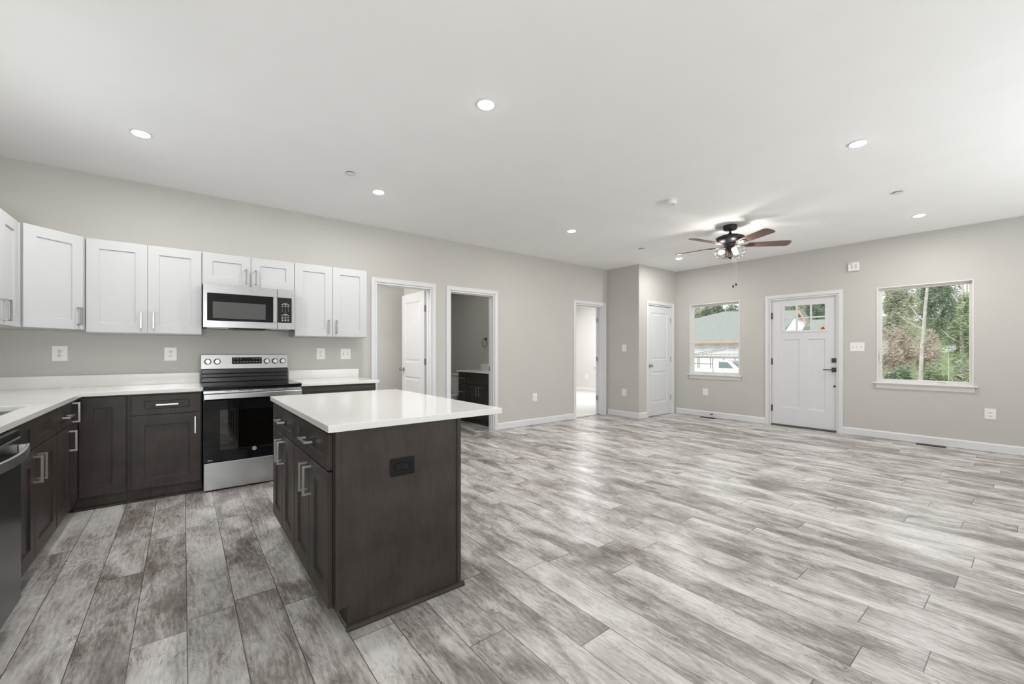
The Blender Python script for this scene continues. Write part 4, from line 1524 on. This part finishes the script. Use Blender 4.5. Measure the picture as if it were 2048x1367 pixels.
# front gable of the same house
gw = MB()
extr(gw, [(-9.55, 4.0), (-10.67, 4.0), (-10.96, 4.57), (-11.08, 4.75), (-10.67, 5.52), (-10.15, 4.95)], -3.0, -2.7)
gw.obj('gable_wall', WRAP, hs)
for pts in ([(-10.67, 5.66), (-11.22, 4.62), (-11.10, 4.55), (-10.67, 5.40)], [(-10.67, 5.66), (-10.42, 5.20), (-10.50, 5.10), (-10.67, 5.40)]):
    extr(MB(), pts, -3.45, -3.30).obj('rake_board', RAWWOOD, hs)
extr(MB(), [(-10.67, 5.40), (-11.14, 4.58), (-11.02, 4.58), (-10.86, 4.98), (-10.48, 5.02)], -3.25, -3.02).obj('soffit', SOFFIT, hs)
extr(MB(), [(-10.67, 5.66), (-11.25, 4.60), (-11.25, 4.66), (-10.67, 5.74)], -3.45, -2.6).obj('gable_roof', SHINGLE, hs)
extr(MB(), [(-10.67, 5.66), (-9.55, 4.16), (-9.55, 4.24), (-10.67, 5.74)], -2.95, -2.3).obj('gable_roof', SHINGLE, hs)
MB().add([(-2.6, -11.1, 3.7), (-2.6, -10.5, 3.7), (-1.2, -10.5, 4.62), (-1.2, -10.85, 4.62), (-2.6, -11.1, 3.6), (-2.6, -10.5, 3.6), (-1.2, -10.5, 4.52), (-1.2, -10.85, 4.52)],
         [(0, 1, 2, 3), (7, 6, 5, 4), (0, 4, 5, 1), (1, 5, 6, 2), (2, 6, 7, 3), (3, 7, 4, 0)]).obj('lower_roof', SHINGLE, hs)

h2 = thing('house', 'smaller unfinished house with low shingle roof seen through the front door glass', 'house', (51.5, 8.9, -1.3))
o2 = Vector((51.5, 8.9, -1.3))
MB().box(0, 9, 2.7, 7.5, 0, 3.0).obj('wrapped_wall', WRAP, h2)
r2 = MB()
A = [(50.2, 11.2, 1.80), (50.2, 16.8, 1.80), (61, 16.8, 1.80), (61, 11.2, 1.80), (55.5, 11.2, 4.76), (55.5, 16.8, 4.76)]
r2.add(rel(o2, A), [(0, 4, 5, 1), (2, 5, 4, 3), (0, 3, 4), (1, 5, 2), (0, 1, 2, 3)])
r2.obj('roof', SHINGLE, h2)
g2 = MB()
extr(g2, [(3.9, 4.1), (5.3, 4.1), (4.6, 5.0)], -1.15, 2.0)
g2.obj('gable_wall', SOFFIT, h2)
for ya, za, yb, zb_ in ((4.6, 5.0, 5.6, 3.7), (4.6, 5.0, 3.6, 3.7)):
    g = MB()
    extr(g, [(ya, za), (yb, zb_), (yb, zb_ + 0.30), (ya, za + 0.36)], -1.27, -1.16)
    g.obj('rake_board', RAWWOOD, h2)

# pickup truck with ladder rack
tk = thing('pickup_truck', 'white work pickup with a ladder rack parked across the street', 'truck', (30, 14, -1.25))
cab = MB()
extr(cab, [(0.62, 0.55), (-2.0, 0.55), (-2.25, 0.62), (-2.25, 1.02), (-2.05, 1.20), (-1.10, 1.32), (-0.55, 1.75), (-0.30, 1.82), (0.34, 1.82), (0.48, 1.70), (0.60, 1.24), (0.62, 1.20)], 0, 1.85)
cab.obj('cab', TRUCK, tk, bevel=0.05, seg=3)
bed = MB().box(0, 1.85, 0.66, 2.95, 0.60, 1.20).obj('bed', TRUCK, tk, bevel=0.03)
extr(MB(), [(0.22, 1.28), (-0.78, 1.28), (-0.38, 1.70), (0.22, 1.72)], -0.012, 0.05).obj('side_window', CARGLASS, tk)
MB().add([(0.12, -1.08, 1.345), (1.73, -1.08, 1.345), (1.62, -0.60, 1.735), (0.23, -0.60, 1.735)], [(0, 1, 2, 3)]).obj('windshield', CARGLASS, tk)
bpy.data.objects['windshield'].location = (0, -0.022, 0.022)
MB().box(-0.02, 0.0, -0.10, 0.06, 1.12, 1.16).obj('door_handle', GPLAST, tk)
for y in (-1.45, 2.05):
    for x in (0.0, 1.60):
        MB().lathe([(0.0, 0), (0.36, 0.0), (0.38, 0.04), (0.38, 0.20), (0.36, 0.24), (0.0, 0.24)], 24, (x, y, 0.38), 'x').obj('wheel', TYRE, tk)
rk = MB()
for x in (0.08, 1.77):
    rk.tube([(x, -0.85, 2.0), (x, 2.7, 2.0)], 0.035, 8)
    for y in (-0.85, 0.7, 1.7, 2.7):
        rk.tube([(x, y, 1.82 if y < 0 else 1.19), (x, y, 2.0)], 0.03, 8)
for y in (-0.85, 0.7, 1.7, 2.7):
    rk.tube([(0.08, y, 2.0), (1.77, y, 2.0)], 0.03, 8)
rk.tube([(0.06, 0.72, 1.55), (0.06, 2.7, 1.55)], 0.025, 8)
rk.obj('ladder_rack', plain('rack_steel', (0.30, 0.30, 0.29), 0.5, 0.4, noise=0.05), tk)
for k, (x, y0_, z0_, y1_, z1_, lab) in enumerate(((30.25, 16.9, 0.78, 13.85, 1.32, 'aluminium ladder tilted upward on the truck rack'), (30.95, 16.8, 0.82, 13.2, 0.86, 'aluminium ladder lying flat on the truck rack'))):
    ld = MB()
    for dx in (0, 0.42):
        ld.tube([(x + dx, y0_, z0_ + (0.16 if dx else 0)), (x + dx, y1_, z1_ + (0.16 if dx else 0))], 0.035, 6)
    for j in range(11):
        t = (j + 0.5) / 11
        yy, zz = y0_ + (y1_ - y0_) * t, z0_ + (z1_ - z0_) * t
        ld.tube([(x, yy, zz), (x + 0.42, yy, zz + 0.16)], 0.022, 6)
    tag(ld.obj('ladder', ALU), lab, 'ladder')

car = thing('car', 'white car parked in front of the pickup, only its sloping end in view', 'car', (22, 12.4, -1.30))
extr(MB(), [(-0.35, 0.55), (-0.40, 0.95), (-0.15, 1.10), (0.35, 1.42), (0.80, 1.60), (2.1, 1.62), (2.8, 1.20), (3.7, 1.05), (3.8, 0.5)], 0, 1.75).obj('car_body', TRUCK, car, bevel=0.05, seg=3)
extr(MB(), [(0.55, 1.16), (0.85, 1.50), (2.0, 1.52), (2.55, 1.18)], -0.012, 0.05).obj('side_window', CARGLASS, car)
MB().box(-0.02, 0.10, -0.36, -0.20, 0.98, 1.16).obj('tail_light', SLOT, car)
for y in (0.35, 2.95):
    for x in (0.0, 1.52):
        MB().lathe([(0.0, 0), (0.31, 0.0), (0.33, 0.04), (0.33, 0.18), (0.31, 0.22), (0.0, 0.22)], 24, (x, y, 0.33), 'x').obj('wheel', TYRE, car)


def foliage(n, c, rad, size, rng):
    """sprays of thin leaves thrown through an ellipsoid, many small blades rather than big cards"""
    v, f = [], []
    lumps = []
    for _ in range(26):
        p = Vector((rng.gauss(0, 1), rng.gauss(0, 1), rng.gauss(0, 1))).normalized() * rng.uniform(0.35, 0.8)
        lumps.append((p, rng.uniform(0.22, 0.42)))
    for _ in range(n):
        p0, lr = lumps[rng.randrange(26)]
        d = Vector((rng.gauss(0, 1), rng.gauss(0, 1), rng.gauss(0, 1))).normalized() * lr * rng.uniform(0.6, 1.0)
        p = p0 + d
        p = Vector((p.x * rad[0] + c[0], p.y * rad[1] + c[1], p.z * rad[2] + c[2]))
        a = Vector((rng.gauss(0, 1), rng.gauss(0, 1), rng.gauss(0, 0.35))).normalized()
        b = a.cross(Vector((rng.gauss(0, 1), rng.gauss(0, 1), rng.gauss(0, 1)))).normalized()
        s_ = size * rng.uniform(0.5, 1.5)
        k = len(v)
        v += [p - a * s_, p - b * s_ * 0.22, p + a * s_, p + b * s_ * 0.22]
        f.append((k, k + 1, k + 2, k + 3))
    return v, f


def tree(label, x, y, trunk_h, tr, crown, rad, n, size, leaf, bark, name='tree', group=None, cat='tree', lean=0.0):
    rng = random.Random(int(x * 131 + y * 977))
    g = gz(x)
    r = thing(name, label, cat, (x, y, g), 0, group)
    if trunk_h:
        mb = MB()
        mb.tube([(0, lean * t * t, trunk_h * t - 0.05) for t in (0, 0.25, 0.5, 0.75, 1.0)], [tr, tr * 0.9, tr * 0.8, tr * 0.65, tr * 0.4], 10)
        mb.obj('trunk', bark, r)
        br = MB()
        for k in range(7):
            h = trunk_h * rng.uniform(0.45, 0.95)
            a = rng.uniform(0, 6.28)
            l = rng.uniform(0.5, 1.0) * max(rad[0], rad[1]) * 0.9
            p0 = Vector((0, lean * (h / trunk_h) ** 2, h))
            br.tube([p0, p0 + Vector((math.cos(a) * l * 0.5, math.sin(a) * l * 0.5, l * 0.35)), p0 + Vector((math.cos(a) * l, math.sin(a) * l, l * 0.9))], [tr * 0.35, tr * 0.22, tr * 0.08], 6)
        br.obj('branches', bark, r)
    if n:
        v, f = foliage(int(n * 5.5), (0, lean, crown), rad, size * 0.68, rng)
        MB().add(v, f).obj('foliage', leaf, r, recalc=False)
    return r


# forest seen through the right-hand window
tree('pale birch-like tree with a leaning bare trunk outside the forest window', 14.0, 1.83, 4.6, 0.046, 0, (0.8, 0.8, 0.5), 0, 0, LEAFB, BARK, lean=-0.22)
tree('thin white sapling with forked top outside the forest window', 16.2, 1.54, 2.35, 0.016, 2.35, (0.15, 0.18, 0.12), 60, 0.03, WRAP, BARK, 'sapling')
for x, y, c_, rd, n_, m_, lab in (
        (17.6, 2.75, 1.25, (0.55, 0.42, 0.80), 1000, LEAFA, 'low dark green bush at lower left of the forest window'),
        (18.2, 2.05, 1.30, (0.55, 0.38, 0.80), 1000, LEAFD, 'low bright green bush behind the birch trunk'),
        (19.0, 1.45, 1.40, (0.55, 0.42, 0.90), 1000, LEAFB, 'low olive bush at lower right of the forest window')):
    tree(lab, x, y, 0, 0, c_, rd, n_, 0.075, m_, DBARK, 'bush', cat='bush')
tree('russet shrub at the left of the forest window', 22.0, 3.55, 1.6, 0.05, 2.45, (0.8, 0.72, 1.25), 1300, 0.085, LEAFC, BARK, 'shrub', cat='shrub')
tree('brownish shrub behind the birch, beside the russet shrub', 24.6, 2.95, 1.6, 0.05, 2.5, (0.7, 0.60, 1.25), 1000, 0.085, LEAFC, BARK, 'shrub', cat='shrub')
for x, y, th, c_, rd, n_, m_, lab in (
        (27.6, 2.20, 6.0, 3.3, (0.9, 0.80, 1.9), 2200, LEAFD, 'bright green tree right of the birch trunk'),
        (30.2, 4.75, 6.0, 4.6, (0.9, 0.95, 2.2), 2200, LEAFB, 'olive tree above the russet shrub'),
        (33.0, 2.10, 6.0, 3.3, (1.0, 0.90, 1.7), 2000, LEAFB, 'olive tree at the right edge of the forest window'),
        (36.0, 4.00, 7.0, 5.4, (1.2, 1.30, 2.8), 2600, LEAFA, 'dark evergreen behind the top of the birch'),
        (39.6, 6.30, 8.0, 3.6, (1.4, 1.30, 3.2), 2000, LEAFC, 'russet tree at the back left of the forest'),
        (43.0, 3.20, 8.0, 4.4, (1.5, 1.60, 3.2), 2600, LEAFA, 'broad evergreen at the back right of the forest')):
    tree(lab, x, y, th, 0.10, c_, rd, n_, 0.11, m_, BARK)
# trees behind the houses
for x, y, th, c_, rd, n_, m_, lab in (
        (66.0, 34.6, 11, 8.6, (1.5, 1.7, 1.5), 700, LEAFB, 'olive tree behind the big roof at far left'),
        (61.5, 30.9, 11, 8.4, (1.2, 1.2, 1.2), 400, LEAFA, 'thin dark tree behind the big roof left of its peak'),
        (68.5, 32.8, 12, 9.2, (1.5, 1.5, 1.4), 500, LEAFA, 'slim dark tree with bare lower trunk behind the big roof'),
        (73.0, 32.4, 12, 8.8, (1.6, 1.7, 1.8), 900, LEAFA, 'dark tree rising behind the peak of the big roof'),
        (65.0, 21.6, 10, 7.6, (2.2, 2.4, 2.8), 2400, LEAFB, 'olive tree behind the ridge seen in the upper left door pane'),
        (71.0, 21.4, 11, 7.6, (2.4, 2.8, 4.4), 2400, LEAFA, 'dark tree behind the timber gable seen in the door glass'),
        (78.0, 21.4, 13, 8.4, (2.8, 3.4, 5.6), 3600, LEAFA, 'dark tree filling the upper right pane of the front door')):
    tree(lab, x, y, th, 0.16, c_, rd, n_, 0.22, m_, BARK)
